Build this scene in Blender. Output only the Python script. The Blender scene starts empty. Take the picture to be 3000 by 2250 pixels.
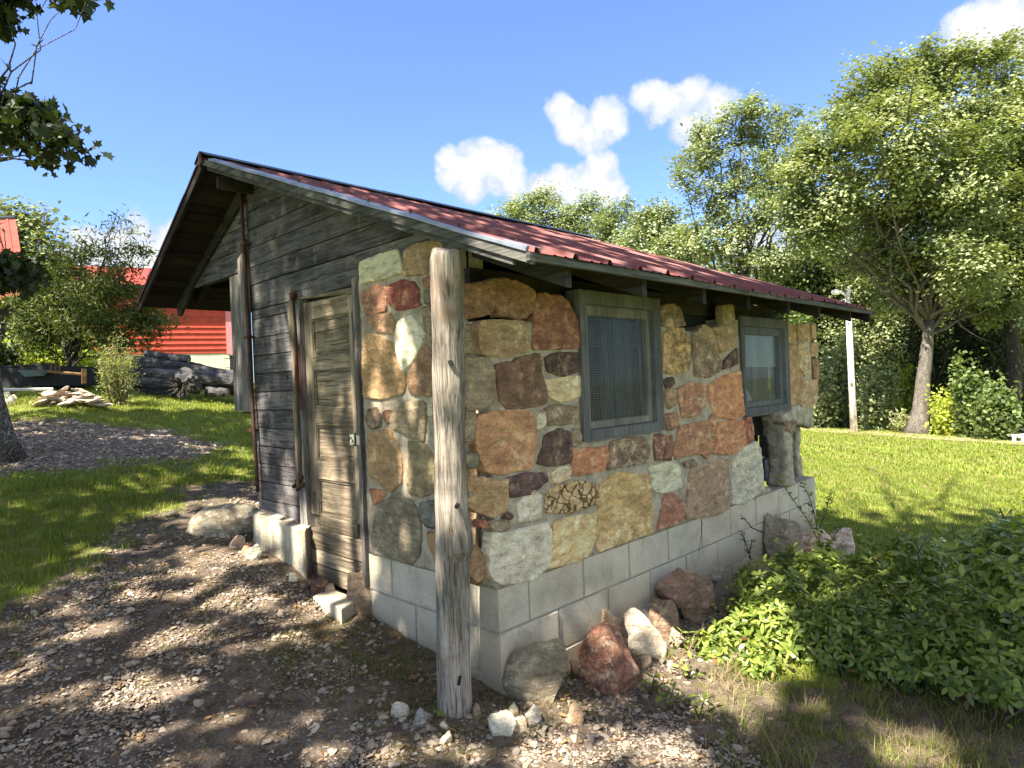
import bpy, math, random
import numpy as np
from mathutils import Vector, Matrix, noise, Euler

RND = random.Random(7)
NR = np.random.RandomState(11)
rad = math.radians
SC = bpy.context.scene
COL = SC.collection

# ------------------------------------------------------------------ camera
CX, CY, CZ = -1.9706, -2.0815, 1.5204
YAW, PIT, ROLL, FPX = 0.7778, -0.0022, -0.0387, 1895.9
Fv = np.array([math.cos(YAW) * math.cos(PIT), math.sin(YAW) * math.cos(PIT), math.sin(PIT)])
R0 = np.array([math.sin(YAW), -math.cos(YAW), 0.0])
U0 = np.cross(R0, Fv)
Rv = R0 * math.cos(ROLL) + U0 * math.sin(ROLL)
Uv = -R0 * math.sin(ROLL) + U0 * math.cos(ROLL)
CP = np.array([CX, CY, CZ])
cam_d = bpy.data.cameras.new('camera')
cam = bpy.data.objects.new('camera', cam_d)
COL.objects.link(cam)
cam.matrix_world = Matrix(((Rv[0], Uv[0], -Fv[0], CX), (Rv[1], Uv[1], -Fv[1], CY), (Rv[2], Uv[2], -Fv[2], CZ), (0, 0, 0, 1)))
cam_d.sensor_width = 36
cam_d.lens = FPX / 3000 * 36
cam_d.clip_end = 2000
cam_d.clip_start = 0.05
SC.camera = cam

# ------------------------------------------------------------------ light and sky
SUN_EL, SUN_AZ = rad(54), rad(5)          # light travels towards +x, a little towards +y
sdir = Vector((math.cos(SUN_EL) * math.cos(SUN_AZ), math.cos(SUN_EL) * math.sin(SUN_AZ), -math.sin(SUN_EL)))
SKY_STRENGTH, SUN_STRENGTH, EXPOSURE = 0.115, 5.0, 2.0
SC.view_settings.view_transform = 'Standard'
SC.view_settings.look = 'None'
SC.view_settings.exposure = EXPOSURE
SC.view_settings.gamma = 1.0
SC.view_settings.use_curve_mapping = False
sun_d = bpy.data.lights.new('sun', 'SUN')
sun_d.energy = SUN_STRENGTH
sun_d.angle = rad(0.53)
sun_d.color = (1.0, 0.915, 0.775)
sun = bpy.data.objects.new('sun', sun_d)
COL.objects.link(sun)
sun.rotation_euler = sdir.to_track_quat('-Z', 'Y').to_euler()
sun.location = (-8, -3, 14)


def ray(px, py):
    return Fv + Rv * (px - 1500) / FPX - Uv * (py - 1125) / FPX


class NT:
    """small helper for node trees"""
    def __init__(s, tree):
        s.t = tree; s.n = tree.nodes; s.l = tree.links

    def N(s, typ, ins=None, **props):
        nd = s.n.new(typ)
        for k, v in props.items():
            setattr(nd, k, v)
        for k, v in (ins or {}).items():
            s.set(nd.inputs[k], v)
        return nd

    def set(s, sock, v):
        if isinstance(v, bpy.types.NodeSocket):
            s.l.new(v, sock)
        elif isinstance(v, bpy.types.Node):
            s.l.new(v.outputs[0], sock)
        else:
            sock.default_value = v

    def math(s, op, a, b=None, c=None, clamp=False):
        nd = s.n.new('ShaderNodeMath'); nd.operation = op; nd.use_clamp = clamp
        s.set(nd.inputs[0], a)
        if b is not None: s.set(nd.inputs[1], b)
        if c is not None: s.set(nd.inputs[2], c)
        return nd.outputs[0]

    def mix(s, f, a, b, typ='MIX'):
        nd = s.n.new('ShaderNodeMix'); nd.data_type = 'RGBA'; nd.blend_type = typ
        s.set(nd.inputs[0], f)
        s.set(nd.inputs[6], a if isinstance(a, (bpy.types.NodeSocket, bpy.types.Node)) else (*a, 1))
        s.set(nd.inputs[7], b if isinstance(b, (bpy.types.NodeSocket, bpy.types.Node)) else (*b, 1))
        return nd.outputs[2]

    def ramp(s, f, stops, interp='LINEAR'):
        nd = s.n.new('ShaderNodeValToRGB'); cr = nd.color_ramp; cr.interpolation = interp
        while len(cr.elements) < len(stops): cr.elements.new(0.5)
        for e, (p, c) in zip(cr.elements, stops):
            e.position = p
            e.color = (*c, 1) if isinstance(c, tuple) else (c, c, c, 1)
        s.set(nd.inputs[0], f)
        return nd.outputs[0]

    def noise(s, co, scale, detail=4, rough=0.55, dist=0.0):
        return s.N('ShaderNodeTexNoise', {'Vector': co, 'Scale': scale, 'Detail': detail, 'Roughness': rough, 'Distortion': dist}).outputs[0]

    def smooth(s, v, a, b):
        nd = s.n.new('ShaderNodeMapRange'); nd.interpolation_type = 'SMOOTHSTEP'
        s.set(nd.inputs[0], v); nd.inputs[1].default_value = a; nd.inputs[2].default_value = b
        return nd.outputs[0]


world = bpy.data.worlds.new('World')
SC.world = world
world.use_nodes = True
W = NT(world.node_tree)
bg = world.node_tree.nodes['Background']
sky = W.N('ShaderNodeTexSky', sky_type='NISHITA', sun_disc=False, sun_elevation=SUN_EL,
          sun_rotation=math.atan2(-sdir.x, -sdir.y), altitude=200.0, air_density=1.0, dust_density=0.15, ozone_density=1.8)
tc = W.N('ShaderNodeTexCoord')
nz = W.N('ShaderNodeTexNoise', {'Vector': tc.outputs['Generated'], 'Scale': 7.0, 'Detail': 7.0, 'Roughness': 0.62})
nz2 = W.N('ShaderNodeTexNoise', {'Vector': tc.outputs['Generated'], 'Scale': 26.0, 'Detail': 5.0, 'Roughness': 0.6})
# cumulus clouds: direction (as seen from the camera in 3000 px frame) and angular radius in px
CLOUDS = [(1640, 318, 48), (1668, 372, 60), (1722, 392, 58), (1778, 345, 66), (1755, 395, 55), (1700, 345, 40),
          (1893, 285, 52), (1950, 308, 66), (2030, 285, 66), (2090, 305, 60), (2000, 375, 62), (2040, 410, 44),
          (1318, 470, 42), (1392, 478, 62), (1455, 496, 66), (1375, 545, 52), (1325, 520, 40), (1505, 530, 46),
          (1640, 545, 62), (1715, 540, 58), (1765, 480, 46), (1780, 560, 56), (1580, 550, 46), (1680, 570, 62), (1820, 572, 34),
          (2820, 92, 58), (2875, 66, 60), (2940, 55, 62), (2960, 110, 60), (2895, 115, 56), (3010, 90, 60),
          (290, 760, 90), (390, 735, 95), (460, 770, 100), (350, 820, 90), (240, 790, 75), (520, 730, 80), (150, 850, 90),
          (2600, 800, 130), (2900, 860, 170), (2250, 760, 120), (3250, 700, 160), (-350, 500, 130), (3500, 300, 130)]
acc = None
for (px, py, r) in CLOUDS:
    d = ray(px, py); d = d / np.linalg.norm(d)
    vm = W.N('ShaderNodeVectorMath', {0: tc.outputs['Generated'], 1: tuple(d)}, operation='DISTANCE')
    fac = W.math('DIVIDE', vm.outputs['Value'], r / FPX * float(np.dot(d, Fv)) * 1.22)
    v = W.math('SUBTRACT', 1.0, fac)
    acc = v if acc is None else W.math('SMOOTH_MAX', acc, v, 0.25)
# unseen cumulus added over the rest of the sky to brighten and whiten the shade
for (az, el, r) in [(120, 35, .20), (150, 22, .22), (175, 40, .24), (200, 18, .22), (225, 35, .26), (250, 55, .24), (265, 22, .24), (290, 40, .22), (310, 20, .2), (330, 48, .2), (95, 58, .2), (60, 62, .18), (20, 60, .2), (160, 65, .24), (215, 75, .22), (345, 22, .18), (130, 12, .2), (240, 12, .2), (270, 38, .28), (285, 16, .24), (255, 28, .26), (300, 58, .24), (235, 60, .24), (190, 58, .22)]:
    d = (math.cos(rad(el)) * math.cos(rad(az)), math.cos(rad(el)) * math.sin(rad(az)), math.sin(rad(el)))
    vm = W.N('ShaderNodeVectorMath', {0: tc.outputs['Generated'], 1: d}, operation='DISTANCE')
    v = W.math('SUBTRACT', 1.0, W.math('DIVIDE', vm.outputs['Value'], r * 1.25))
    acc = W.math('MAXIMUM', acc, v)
dens = W.math('ADD', acc, W.math('MULTIPLY', W.math('SUBTRACT', nz.outputs[0], 0.5), 1.5))
dens = W.math('ADD', dens, W.math('MULTIPLY', W.math('SUBTRACT', nz2.outputs[0], 0.5), 1.15))
mask = W.smooth(dens, 0.05, 0.36)
shade = W.smooth(W.math('ADD', dens, W.math('MULTIPLY', W.math('SUBTRACT', nz2.outputs[0], 0.5), 1.4)), 0.1, 0.95)
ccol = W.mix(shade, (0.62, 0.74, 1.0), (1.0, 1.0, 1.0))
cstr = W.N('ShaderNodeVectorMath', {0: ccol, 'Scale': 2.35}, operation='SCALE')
hsv = W.N('ShaderNodeHueSaturation', {'Hue': 0.512, 'Saturation': 0.97, 'Value': 1.0, 'Color': sky.outputs[0]})
sep = W.N('ShaderNodeSeparateXYZ', {0: tc.outputs['Generated']})
grad = W.ramp(sep.outputs[2], [(0.0, (.42, .54, .72)), (.25, (.44, .555, .74)), (.6, (.50, .60, .76))])
skc0 = W.mix(1.0, hsv.outputs[0], grad, 'MULTIPLY')
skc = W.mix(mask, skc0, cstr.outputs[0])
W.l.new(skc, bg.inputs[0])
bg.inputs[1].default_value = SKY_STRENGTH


# ------------------------------------------------------------------ geometry helpers
def on(px, py, ax, val):
    d = ray(px, py)
    return CP + d * ((val - CP[ax]) / d[ax])


def dep(px, py, d):
    return CP + ray(px, py) * d


def gz(x, y):
    x = np.asarray(x, float); y = np.asarray(y, float)
    yy = np.minimum(y, 28.0)
    gy = np.where(y > 0, .13 * yy + .015 * np.maximum(yy - 3, 0), .03 * y) + .02 * np.maximum(y - 28, 0)
    w = 1 / (1 + (np.maximum(x, 0) / 12) ** 2)
    gx = np.where(x > 0, -.05 * np.minimum(x, 60), .02 * np.maximum(x, -10))
    bump = .012 * np.sin(x * 2.1 + 1.3 * np.sin(y * 1.7)) * np.cos(y * 2.3 + x) + .02 * np.sin(x * .6 + 2) * np.sin(y * .5)
    bump = bump + .06 * np.exp(-((x + .2) ** 2 / .15 + (y - 1.9) ** 2 / .35))
    bump = bump / (1 + (x * x + y * y) / 150)
    return .13 + gy * w + gx + bump


def gpt(px, py, tmax=400):
    d = ray(px, py); t = .5; prev = 0
    while t < tmax:
        p = CP + d * t
        if p[2] < gz(p[0], p[1]): break
        prev = t; t *= 1.03
    lo, hi = prev, t
    for _ in range(25):
        m = (lo + hi) / 2; p = CP + d * m
        if p[2] < gz(p[0], p[1]): hi = m
        else: lo = m
    return CP + d * hi


def link(name, me, parent=None, mat=None, label=None, cat=None, group=None, kind=None, props=None):
    o = bpy.data.objects.new(name, me)
    COL.objects.link(o)
    if mat is not None:
        if not me.materials: me.materials.append(mat)
    if parent is not None:
        o.parent = parent
        o.location = -ROOT_LOC.get(parent.name, Vector((0, 0, 0)))
    tag(o, label, cat, group, kind)
    for k, v in (props or {}).items(): o[k] = v
    return o


ROOT_LOC = {}


def tag(o, label=None, cat=None, group=None, kind=None):
    if label: o['label'] = label
    if cat: o['category'] = cat
    if group: o['group'] = group
    if kind: o['kind'] = kind
    return o


def root(name, loc, label, cat, group=None):
    o = bpy.data.objects.new(name, None)
    COL.objects.link(o)
    o.empty_display_size = 0.1
    o.location = loc
    ROOT_LOC[o.name] = Vector(loc)
    tag(o, label, cat, group)
    return o


def mesh(name, verts, faces, smooth=False):
    me = bpy.data.meshes.new(name)
    me.from_pydata([tuple(map(float, v)) for v in verts], [], faces)
    me.update()
    if smooth:
        me.polygons.foreach_set('use_smooth', [True] * len(me.polygons))
    return me


def mesh_np(name, V, Fc, k, smooth=False, attrs=None):
    """V (n,3), Fc flat index array of k-gons"""
    me = bpy.data.meshes.new(name)
    V = np.ascontiguousarray(V, dtype=np.float32); Fc = np.ascontiguousarray(Fc, dtype=np.int32).ravel()
    me.vertices.add(len(V)); me.vertices.foreach_set('co', V.ravel())
    nf = len(Fc) // k
    me.loops.add(len(Fc)); me.loops.foreach_set('vertex_index', Fc)
    me.polygons.add(nf)
    me.polygons.foreach_set('loop_start', np.arange(nf, dtype=np.int32) * k)
    try: me.polygons.foreach_set('loop_total', np.full(nf, k, dtype=np.int32))
    except Exception: pass
    me.update(calc_edges=True); me.validate()
    if smooth: me.polygons.foreach_set('use_smooth', np.ones(nf, dtype=bool))
    for an, av in (attrs or {}).items():
        a = me.attributes.new(an, 'FLOAT', 'POINT'); a.data.foreach_set('value', np.ascontiguousarray(av, dtype=np.float32))
    return me


class MB:
    """mesh builder: boxes, prisms, tubes joined into one mesh"""
    def __init__(s): s.v = []; s.f = []

    def box(s, c, sz, rot=None, taper=None):
        b = len(s.v); hx, hy, hz = sz[0] / 2, sz[1] / 2, sz[2] / 2
        for k in ((-1, -1, -1), (1, -1, -1), (1, 1, -1), (-1, 1, -1), (-1, -1, 1), (1, -1, 1), (1, 1, 1), (-1, 1, 1)):
            p = Vector((k[0] * hx, k[1] * hy, k[2] * hz))
            if rot is not None: p = rot @ p
            s.v.append((p.x + c[0], p.y + c[1], p.z + c[2]))
        s.f += [(b, b + 3, b + 2, b + 1), (b + 4, b + 5, b + 6, b + 7), (b, b + 1, b + 5, b + 4), (b + 1, b + 2, b + 6, b + 5), (b + 2, b + 3, b + 7, b + 6), (b + 3, b, b + 4, b + 7)]
        return s

    def lohi(s, a, b):
        return s.box([(a[i] + b[i]) / 2 for i in range(3)], [abs(b[i] - a[i]) for i in range(3)])

    def prism(s, poly, off):
        """poly: list of 3d points, off: 3d offset"""
        b = len(s.v); n = len(poly)
        s.v += [tuple(map(float, p)) for p in poly] + [tuple(float(p[i] + off[i]) for i in range(3)) for p in poly]
        s.f.append(tuple(range(b, b + n))); s.f.append(tuple(range(b + 2 * n - 1, b + n - 1, -1)))
        for i in range(n):
            j = (i + 1) % n
            s.f.append((b + i, b + n + i, b + n + j, b + j))
        return s

    def tube(s, pts, radii, n=8, cap=True, wob=0, seed=0):
        b = len(s.v); pts = [Vector(map(float, p)) for p in pts]
        m = len(pts); up = Vector((0.3, 0.2, 1)).normalized()
        prev = None
        for i, p in enumerate(pts):
            t = (pts[min(i + 1, m - 1)] - pts[max(i - 1, 0)]).normalized()
            a = t.cross(prev if prev is not None else up)
            if a.length < 1e-3: a = t.cross(Vector((1, 0, 0)))
            a.normalize(); c = a.cross(t).normalized(); prev = c
            prev = c
            for k in range(n):
                an = 2 * math.pi * k / n
                dr = a * math.cos(an) + c * math.sin(an)
                r = radii[i]
                if wob: r *= 1 + wob * noise.noise(Vector((math.cos(an) * 2 + seed, math.sin(an) * 2, i * .7)))
                s.v.append(tuple(p + dr * r))
            prev = c
        for i in range(m - 1):
            for k in range(n):
                k2 = (k + 1) % n
                s.f.append((b + i * n + k, b + i * n + k2, b + (i + 1) * n + k2, b + (i + 1) * n + k))
        if cap:
            s.f.append(tuple(b + k for k in range(n))[::-1])
            s.f.append(tuple(b + (m - 1) * n + k for k in range(n)))
        return s

    def build(s, name, mat, parent=None, smooth=False, bevel=0, **kw):
        me = mesh(name, s.v, s.f, smooth)
        o = link(name, me, parent, mat, **kw)
        if bevel:
            m = o.modifiers.new('bevel', 'BEVEL'); m.width = bevel; m.segments = 2; m.limit_method = 'ANGLE'
        return o


# ------------------------------------------------------------------ materials
def mat(name, fn, disp=False):
    m = bpy.data.materials.new(name); m.use_nodes = True
    t = NT(m.node_tree); b = m.node_tree.nodes['Principled BSDF']
    fn(t, b)
    return m


def coords(t, scale=(1, 1, 1), jitter=True):
    tcn = t.N('ShaderNodeTexCoord')
    v = tcn.outputs['Object']
    if jitter:
        oi = t.N('ShaderNodeObjectInfo')
        jj = t.N('ShaderNodeVectorMath', {0: (17.3, 9.1, 23.7), 'Scale': oi.outputs['Random']}, operation='SCALE')
        v = t.N('ShaderNodeVectorMath', {0: v, 1: jj.outputs[0]}, operation='ADD').outputs[0]
    mp = t.N('ShaderNodeMapping', {'Vector': v, 'Scale': scale})
    return mp.outputs[0]


def bump(t, b, h, strength=.5, dist=.01):
    bn = t.N('ShaderNodeBump', {'Height': h, 'Strength': strength, 'Distance': dist})
    t.l.new(bn.outputs[0], b.inputs['Normal'])


def plain(name, col, rough=.6, metal=0, spec=.5, nscale=20, var=.15, bmp=.1):
    def fn(t, b):
        c = coords(t)
        n = t.noise(c, nscale, 5)
        k = t.ramp(n, [(.3, 1 - var), (.7, 1 + var)])
        t.set(b.inputs['Base Color'], t.mix(1.0, col, k, 'MULTIPLY'))
        b.inputs['Roughness'].default_value = rough; b.inputs['Metallic'].default_value = metal
        b.inputs['Specular IOR Level'].default_value = spec
        bump(t, b, n, bmp, .004)
    return mat(name, fn)


def wood(name, axis, dark, light, stain=None, rough=.85, grain=60, crack=True, knots=True):
    """weathered timber, grain running along the axis"""
    def fn(t, b):
        sc = [1.0, 1.0, 1.0]; sc['xyz'.index(axis)] = .06
        c = coords(t, tuple(sc)); c1 = coords(t)
        fine = t.noise(c, grain, 6, .7, .6)
        mid = t.noise(c, grain * .22, 4, .6, .4)
        big = t.noise(c1, 2.6, 5, .6, .6)
        f = t.math('ADD', t.math('MULTIPLY', fine, .6), t.math('MULTIPLY', mid, .4))
        f = t.smooth(f, .33, .67)
        colr = t.mix(f, dark, light)
        oi = t.N('ShaderNodeObjectInfo')
        rv = t.math('MULTIPLY_ADD', oi.outputs['Random'], .5, .75)
        colr = t.mix(1.0, colr, t.N('ShaderNodeCombineXYZ', {0: rv, 1: rv, 2: rv}).outputs[0], 'MULTIPLY')
        blot = t.ramp(big, [(.35, .55), (.5, 1.0), (.66, 1.25)])
        colr = t.mix(1.0, colr, blot, 'MULTIPLY')
        if stain:
            st = t.smooth(t.noise(c1, 4.5, 6, .65, .8), .52, .72)
            colr = t.mix(t.math('MULTIPLY', st, .7), colr, stain)
        if knots:
            vo = t.N('ShaderNodeTexVoronoi', {'Vector': c1, 'Scale': 3.1})
            kn = t.smooth(vo.outputs['Distance'], .07, .03)
            colr = t.mix(t.math('MULTIPLY', kn, .8), colr, tuple(x * .3 for x in dark))
        if crack:
            sc2 = list(sc); sc2['xyz'.index(axis)] = .045
            cr = t.noise(coords(t, tuple(sc2)), grain * .8, 3, .5, .2)
            ck = t.smooth(cr, .60, .645)
            colr = t.mix(t.math('MULTIPLY', ck, .55), colr, tuple(x * .3 for x in dark))
            f = t.math('SUBTRACT', f, t.math('MULTIPLY', ck, .8))
        t.set(b.inputs['Base Color'], colr)
        b.inputs['Roughness'].default_value = rough; b.inputs['Specular IOR Level'].default_value = .25
        bump(t, b, f, .6, .004)
    return mat(name, fn)


def stone_fn(t, b):
    """field stone: colours come from the object's own properties"""
    def at(n):
        return t.N('ShaderNodeAttribute', attribute_type='OBJECT', attribute_name=n)
    c = coords(t)
    a1, a2, a3 = at('tone_a').outputs['Color'], at('tone_b').outputs['Color'], at('tone_c').outputs['Color']
    n1 = t.noise(c, 9, 6, .65, .8)
    n2 = t.noise(c, 38, 6, .7, .5)
    n3 = t.noise(c, 120, 4, .7)
    vein = t.N('ShaderNodeTexVoronoi', {'Vector': t.N('ShaderNodeVectorMath', {0: c, 1: t.N('ShaderNodeVectorMath', {0: t.N('ShaderNodeTexNoise', {'Vector': c, 'Scale': 12.0}).outputs['Color'], 'Scale': .12}, operation='SCALE').outputs[0]}, operation='ADD').outputs[0], 'Scale': 14.0}, feature='DISTANCE_TO_EDGE')
    f = t.smooth(t.math('ADD', t.math('MULTIPLY', n1, .5), t.math('MULTIPLY', n2, .5)), .38, .62)
    col = t.mix(f, a1, a2)
    f3 = t.smooth(t.noise(t.N('ShaderNodeVectorMath', {0: c, 1: (5.2, 1.3, 2.2)}, operation='ADD').outputs[0], 13, 7, .75, .25), .50, .66)
    col = t.mix(f3, col, a3)
    col = t.mix(1.0, col, (2.0, 1.88, 1.70), 'MULTIPLY')
    col = t.N('ShaderNodeHueSaturation', {'Hue': .503, 'Saturation': .90, 'Value': 1.0, 'Color': col}).outputs[0]
    vs = at('veins').outputs['Fac']
    vk = t.math('MULTIPLY', t.smooth(vein.outputs['Distance'], .09, .02), vs)
    col = t.mix(vk, col, (.22, .115, .045))
    sp = t.ramp(n3, [(.3, .72), (.5, 1.0), (.72, 1.28)])
    col = t.mix(.9, col, sp, 'MULTIPLY')
    n4 = t.noise(t.N('ShaderNodeMapping', {'Vector': c, 'Rotation': (.25, .3, 0), 'Scale': (1, 1, 2.6)}).outputs[0], 11, 8, .72, .3)
    col = t.mix(.9, col, t.ramp(n4, [(.34, .58), (.5, 1.0), (.64, 1.38)]), 'MULTIPLY')
    dk = t.ramp(n2, [(.30, .62), (.46, 1.08)])
    col = t.mix(.85, col, dk, 'MULTIPLY')
    t.set(b.inputs['Base Color'], col)
    b.inputs['Roughness'].default_value = .88; b.inputs['Specular IOR Level'].default_value = .25
    h = t.math('ADD', t.math('MULTIPLY', n2, .7), t.math('MULTIPLY', n3, .35))
    h = t.math('ADD', h, t.math('MULTIPLY', n1, .8))
    h = t.math('ADD', h, t.math('MULTIPLY', n4, 1.4))
    bump(t, b, h, 1.0, .026)


M = {}
M['stone'] = mat('field_stone', stone_fn)


def mortar_fn(t, b, base=(.58, .505, .39), dark=(.32, .27, .20), sc=1.0):
    c = coords(t, jitter=False)
    n1 = t.noise(c, 11 * sc, 7, .72); n2 = t.noise(c, 60, 5, .7); n3 = t.noise(c, 260, 2, .6)
    col = t.mix(t.smooth(n1, .35, .65), dark, base)
    col = t.mix(.6, col, t.ramp(n2, [(.3, .75), (.7, 1.2)]), 'MULTIPLY')
    col = t.mix(.6, col, t.ramp(n3, [(.3, .8), (.7, 1.15)]), 'MULTIPLY')
    t.set(b.inputs['Base Color'], col)
    b.inputs['Roughness'].default_value = .95; b.inputs['Specular IOR Level'].default_value = .15
    bump(t, b, t.math('ADD', t.math('MULTIPLY', n2, .8), t.math('MULTIPLY', n3, .3)), .8, .012)


M['mortar'] = mat('mortar', mortar_fn)
M['joint'] = mat('joint_mortar', lambda t, b: mortar_fn(t, b, (.46, .42, .345), (.35, .315, .255)))


def block_fn(t, b):
    c = coords(t)
    c0 = coords(t, jitter=False)
    n1 = t.noise(c0, 3.2, 6, .6); n2 = t.noise(c, 110, 4, .7); n3 = t.noise(c, 420, 2, .6)
    oi = t.N('ShaderNodeObjectInfo')
    base = t.mix(oi.outputs['Random'], (.66, .575, .43), (.62, .565, .45))
    col = t.mix(.7, base, t.ramp(n1, [(.34, .60), (.47, .92), (.6, 1.12)]), 'MULTIPLY')
    col = t.mix(.8, col, t.ramp(n2, [(.3, .78), (.7, 1.15)]), 'MULTIPLY')
    sm = t.smooth(t.noise(c0, 7.5, 6, .7, .8), .55, .66)
    col = t.mix(t.math('MULTIPLY', sm, .5), col, (.40, .335, .245))
    pit = t.smooth(n3, .36, .28)
    col = t.mix(t.math('MULTIPLY', pit, .5), col, (.16, .15, .13))
    # algae and dirt splashed up from the ground
    sx = t.N('ShaderNodeSeparateXYZ', {0: t.N('ShaderNodeNewGeometry').outputs['Position']})
    lowz = t.math('SUBTRACT', sx.outputs[2], t.math('MULTIPLY', n1, .30))
    col = t.mix(t.math('MULTIPLY', t.smooth(lowz, .26, -.04), .75), col, (.23, .175, .11))
    t.set(b.inputs['Base Color'], col)
    b.inputs['Roughness'].default_value = .95; b.inputs['Specular IOR Level'].default_value = .15
    bump(t, b, t.math('ADD', t.math('MULTIPLY', n2, .6), t.math('MULTIPLY', n3, .6)), .8, .006)


M['block'] = mat('concrete_block', block_fn)


def stub_fn(t, b):
    c = coords(t, (1, 1, .22)); c1 = coords(t)
    n = t.noise(c, 8.0, 6, .65, .8); n2 = t.noise(c1, 50, 5, .7)
    col = t.mix(t.smooth(n, .34, .60), (.27, .235, .165), (.60, .54, .41))
    col = t.mix(.6, col, t.ramp(n2, [(.3, .75), (.7, 1.15)]), 'MULTIPLY')
    t.set(b.inputs['Base Color'], col); b.inputs['Roughness'].default_value = .95
    bump(t, b, n2, .9, .012)


M['stub'] = mat('stained_concrete', stub_fn)
GD, GL = (.040, .036, .040), (.135, .125, .122)
M['wood_y'] = wood('weathered_boards', 'y', (.028, .025, .028), (.165, .152, .152), stain=(.27, .235, .205), grain=95)
M['wood_z'] = wood('weathered_uprights', 'z', (.055, .048, .045), (.27, .245, .225), grain=100)
M['wood_slope'] = wood('weathered_rafter', 'y', (.035, .034, .032), (.12, .118, .108), grain=70, knots=False)
M['wood_x'] = wood('weathered_fascia', 'x', (.045, .045, .042), (.135, .138, .125), grain=70, knots=False)
M['door_z'] = wood('door_stile', 'z', (.085, .066, .046), (.33, .265, .185), grain=90)
M['door_y'] = wood('door_rail', 'y', (.085, .066, .045), (.34, .27, .185), grain=85, stain=(.17, .12, .075), knots=False)
M['post'] = wood('cedar_post', 'z', (.07, .058, .048), (.40, .35, .29), grain=120, stain=(.20, .13, .085), knots=False)
M['sash'] = wood('window_sash', 'z', (.15, .135, .105), (.38, .35, .28), grain=50, knots=False)
M['frame'] = wood('window_frame', 'z', (.07, .068, .068), (.20, .195, .19), grain=55, knots=False)
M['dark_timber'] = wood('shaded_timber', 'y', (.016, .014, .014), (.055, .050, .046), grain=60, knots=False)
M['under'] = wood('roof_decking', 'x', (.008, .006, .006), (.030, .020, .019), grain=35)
M['maroon'] = wood('maroon_paint', 'z', (.06, .015, .015), (.17, .05, .045), grain=30, knots=False)
M['log'] = wood('grey_log', 'x', (.018, .018, .021), (.12, .115, .12), grain=22, knots=True)


def roof_fn(t, b):
    c = coords(t); n = t.noise(c, 5, 6, .6); n2 = t.noise(c, 90, 3, .6)
    cs = coords(t, (1, .06, 1)); st = t.noise(cs, 30, 4, .6)
    col = t.mix(t.smooth(n, .3, .7), (.13, .032, .030), (.21, .052, .044))
    col = t.mix(t.math('MULTIPLY', t.smooth(st, .5, .75), .35), col, (.28, .09, .08))
    col = t.mix(.5, col, t.ramp(n2, [(.3, .8), (.7, 1.15)]), 'MULTIPLY')
    t.set(b.inputs['Base Color'], col)
    t.set(b.inputs['Roughness'], t.ramp(n, [(.3, .45), (.7, .65)]))
    b.inputs['Specular IOR Level'].default_value = .5
    bump(t, b, n, .1, .004)


M['roof'] = mat('red_roof_metal', roof_fn)
M['galv'] = plain('galvanised_trim', (.26, .29, .34), .42, .5, var=.25, nscale=12)
M['ridge'] = plain('ridge_metal', (.03, .04, .04), .45, .4)
M['rust'] = plain('rusty_iron', (.075, .032, .024), .8, .3, nscale=40, var=.5)
M['steel'] = plain('hasp_steel', (.72, .69, .62), .4, .35)
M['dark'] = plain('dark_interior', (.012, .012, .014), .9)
M['black'] = plain('black_iron', (.01, .01, .011), .5)
M['white'] = plain('white_paint', (.72, .70, .66), .6)
M['pale_wood'] = wood('pale_pole', 'z', (.50, .47, .42), (.78, .74, .68), grain=20, knots=False)
M['barn_red'] = plain('barn_red_siding', (.46, .065, .042), .55, .0, .3, var=.2, nscale=4)
M['barn_roof'] = plain('barn_red_roofing', (.32, .055, .040), .7, .0, .15, var=.18, nscale=6)
M['barn_trim'] = plain('barn_trim', (.70, .22, .24), .45)
M['barn_block'] = plain('barn_foundation_paint', (.66, .61, .46), .8, var=.12)
M['shade'] = plain('roller_blind', (.26, .30, .26), .8, var=.06)
M['curtain'] = wood('grey_planks', 'z', (.014, .016, .024), (.055, .060, .078), grain=40, knots=False)
M['wire'] = plain('screen_wire', (.20, .21, .23), .6, .2)
M['blue'] = plain('blue_tub', (.16, .22, .34), .5)
M['brown_rail'] = wood('brown_timber', 'x', (.06, .035, .015), (.20, .12, .05), grain=40)


def glass_fn(t, b):
    b.inputs['Base Color'].default_value = (.9, .95, 1, 1)
    b.inputs['Roughness'].default_value = .03
    b.inputs['Transmission Weight'].default_value = 1.0
    b.inputs['IOR'].default_value = 1.12


M['glass'] = mat('window_glass', glass_fn)


def bark_fn(t, b, dark=(.075, .063, .052), light=(.30, .27, .23)):
    c = coords(t, (1, 1, .22)); c1 = coords(t)
    v = t.N('ShaderNodeTexVoronoi', {'Vector': t.N('ShaderNodeVectorMath', {0: c, 1: t.N('ShaderNodeVectorMath', {0: t.N('ShaderNodeTexNoise', {'Vector': c, 'Scale': 8.0}).outputs['Color'], 'Scale': .15}, operation='SCALE').outputs[0]}, operation='ADD').outputs[0], 'Scale': 52.0}, feature='DISTANCE_TO_EDGE')
    h = t.smooth(v.outputs['Distance'], 0, .25)
    n = t.noise(c1, 5, 5, .6)
    col = t.mix(h, dark, light)
    col = t.mix(.7, col, t.ramp(n, [(.3, .6), (.7, 1.25)]), 'MULTIPLY')
    t.set(b.inputs['Base Color'], col); b.inputs['Roughness'].default_value = .95
    b.inputs['Specular IOR Level'].default_value = .1
    bump(t, b, h, .8, .03)


M['bark'] = mat('oak_bark', bark_fn)
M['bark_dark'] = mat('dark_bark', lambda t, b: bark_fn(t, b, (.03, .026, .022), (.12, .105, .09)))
M['twig'] = plain('twig_bark', (.12, .085, .055), .9)
M['dead_twig'] = plain('dead_branch', (.50, .46, .40), .9)


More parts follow.
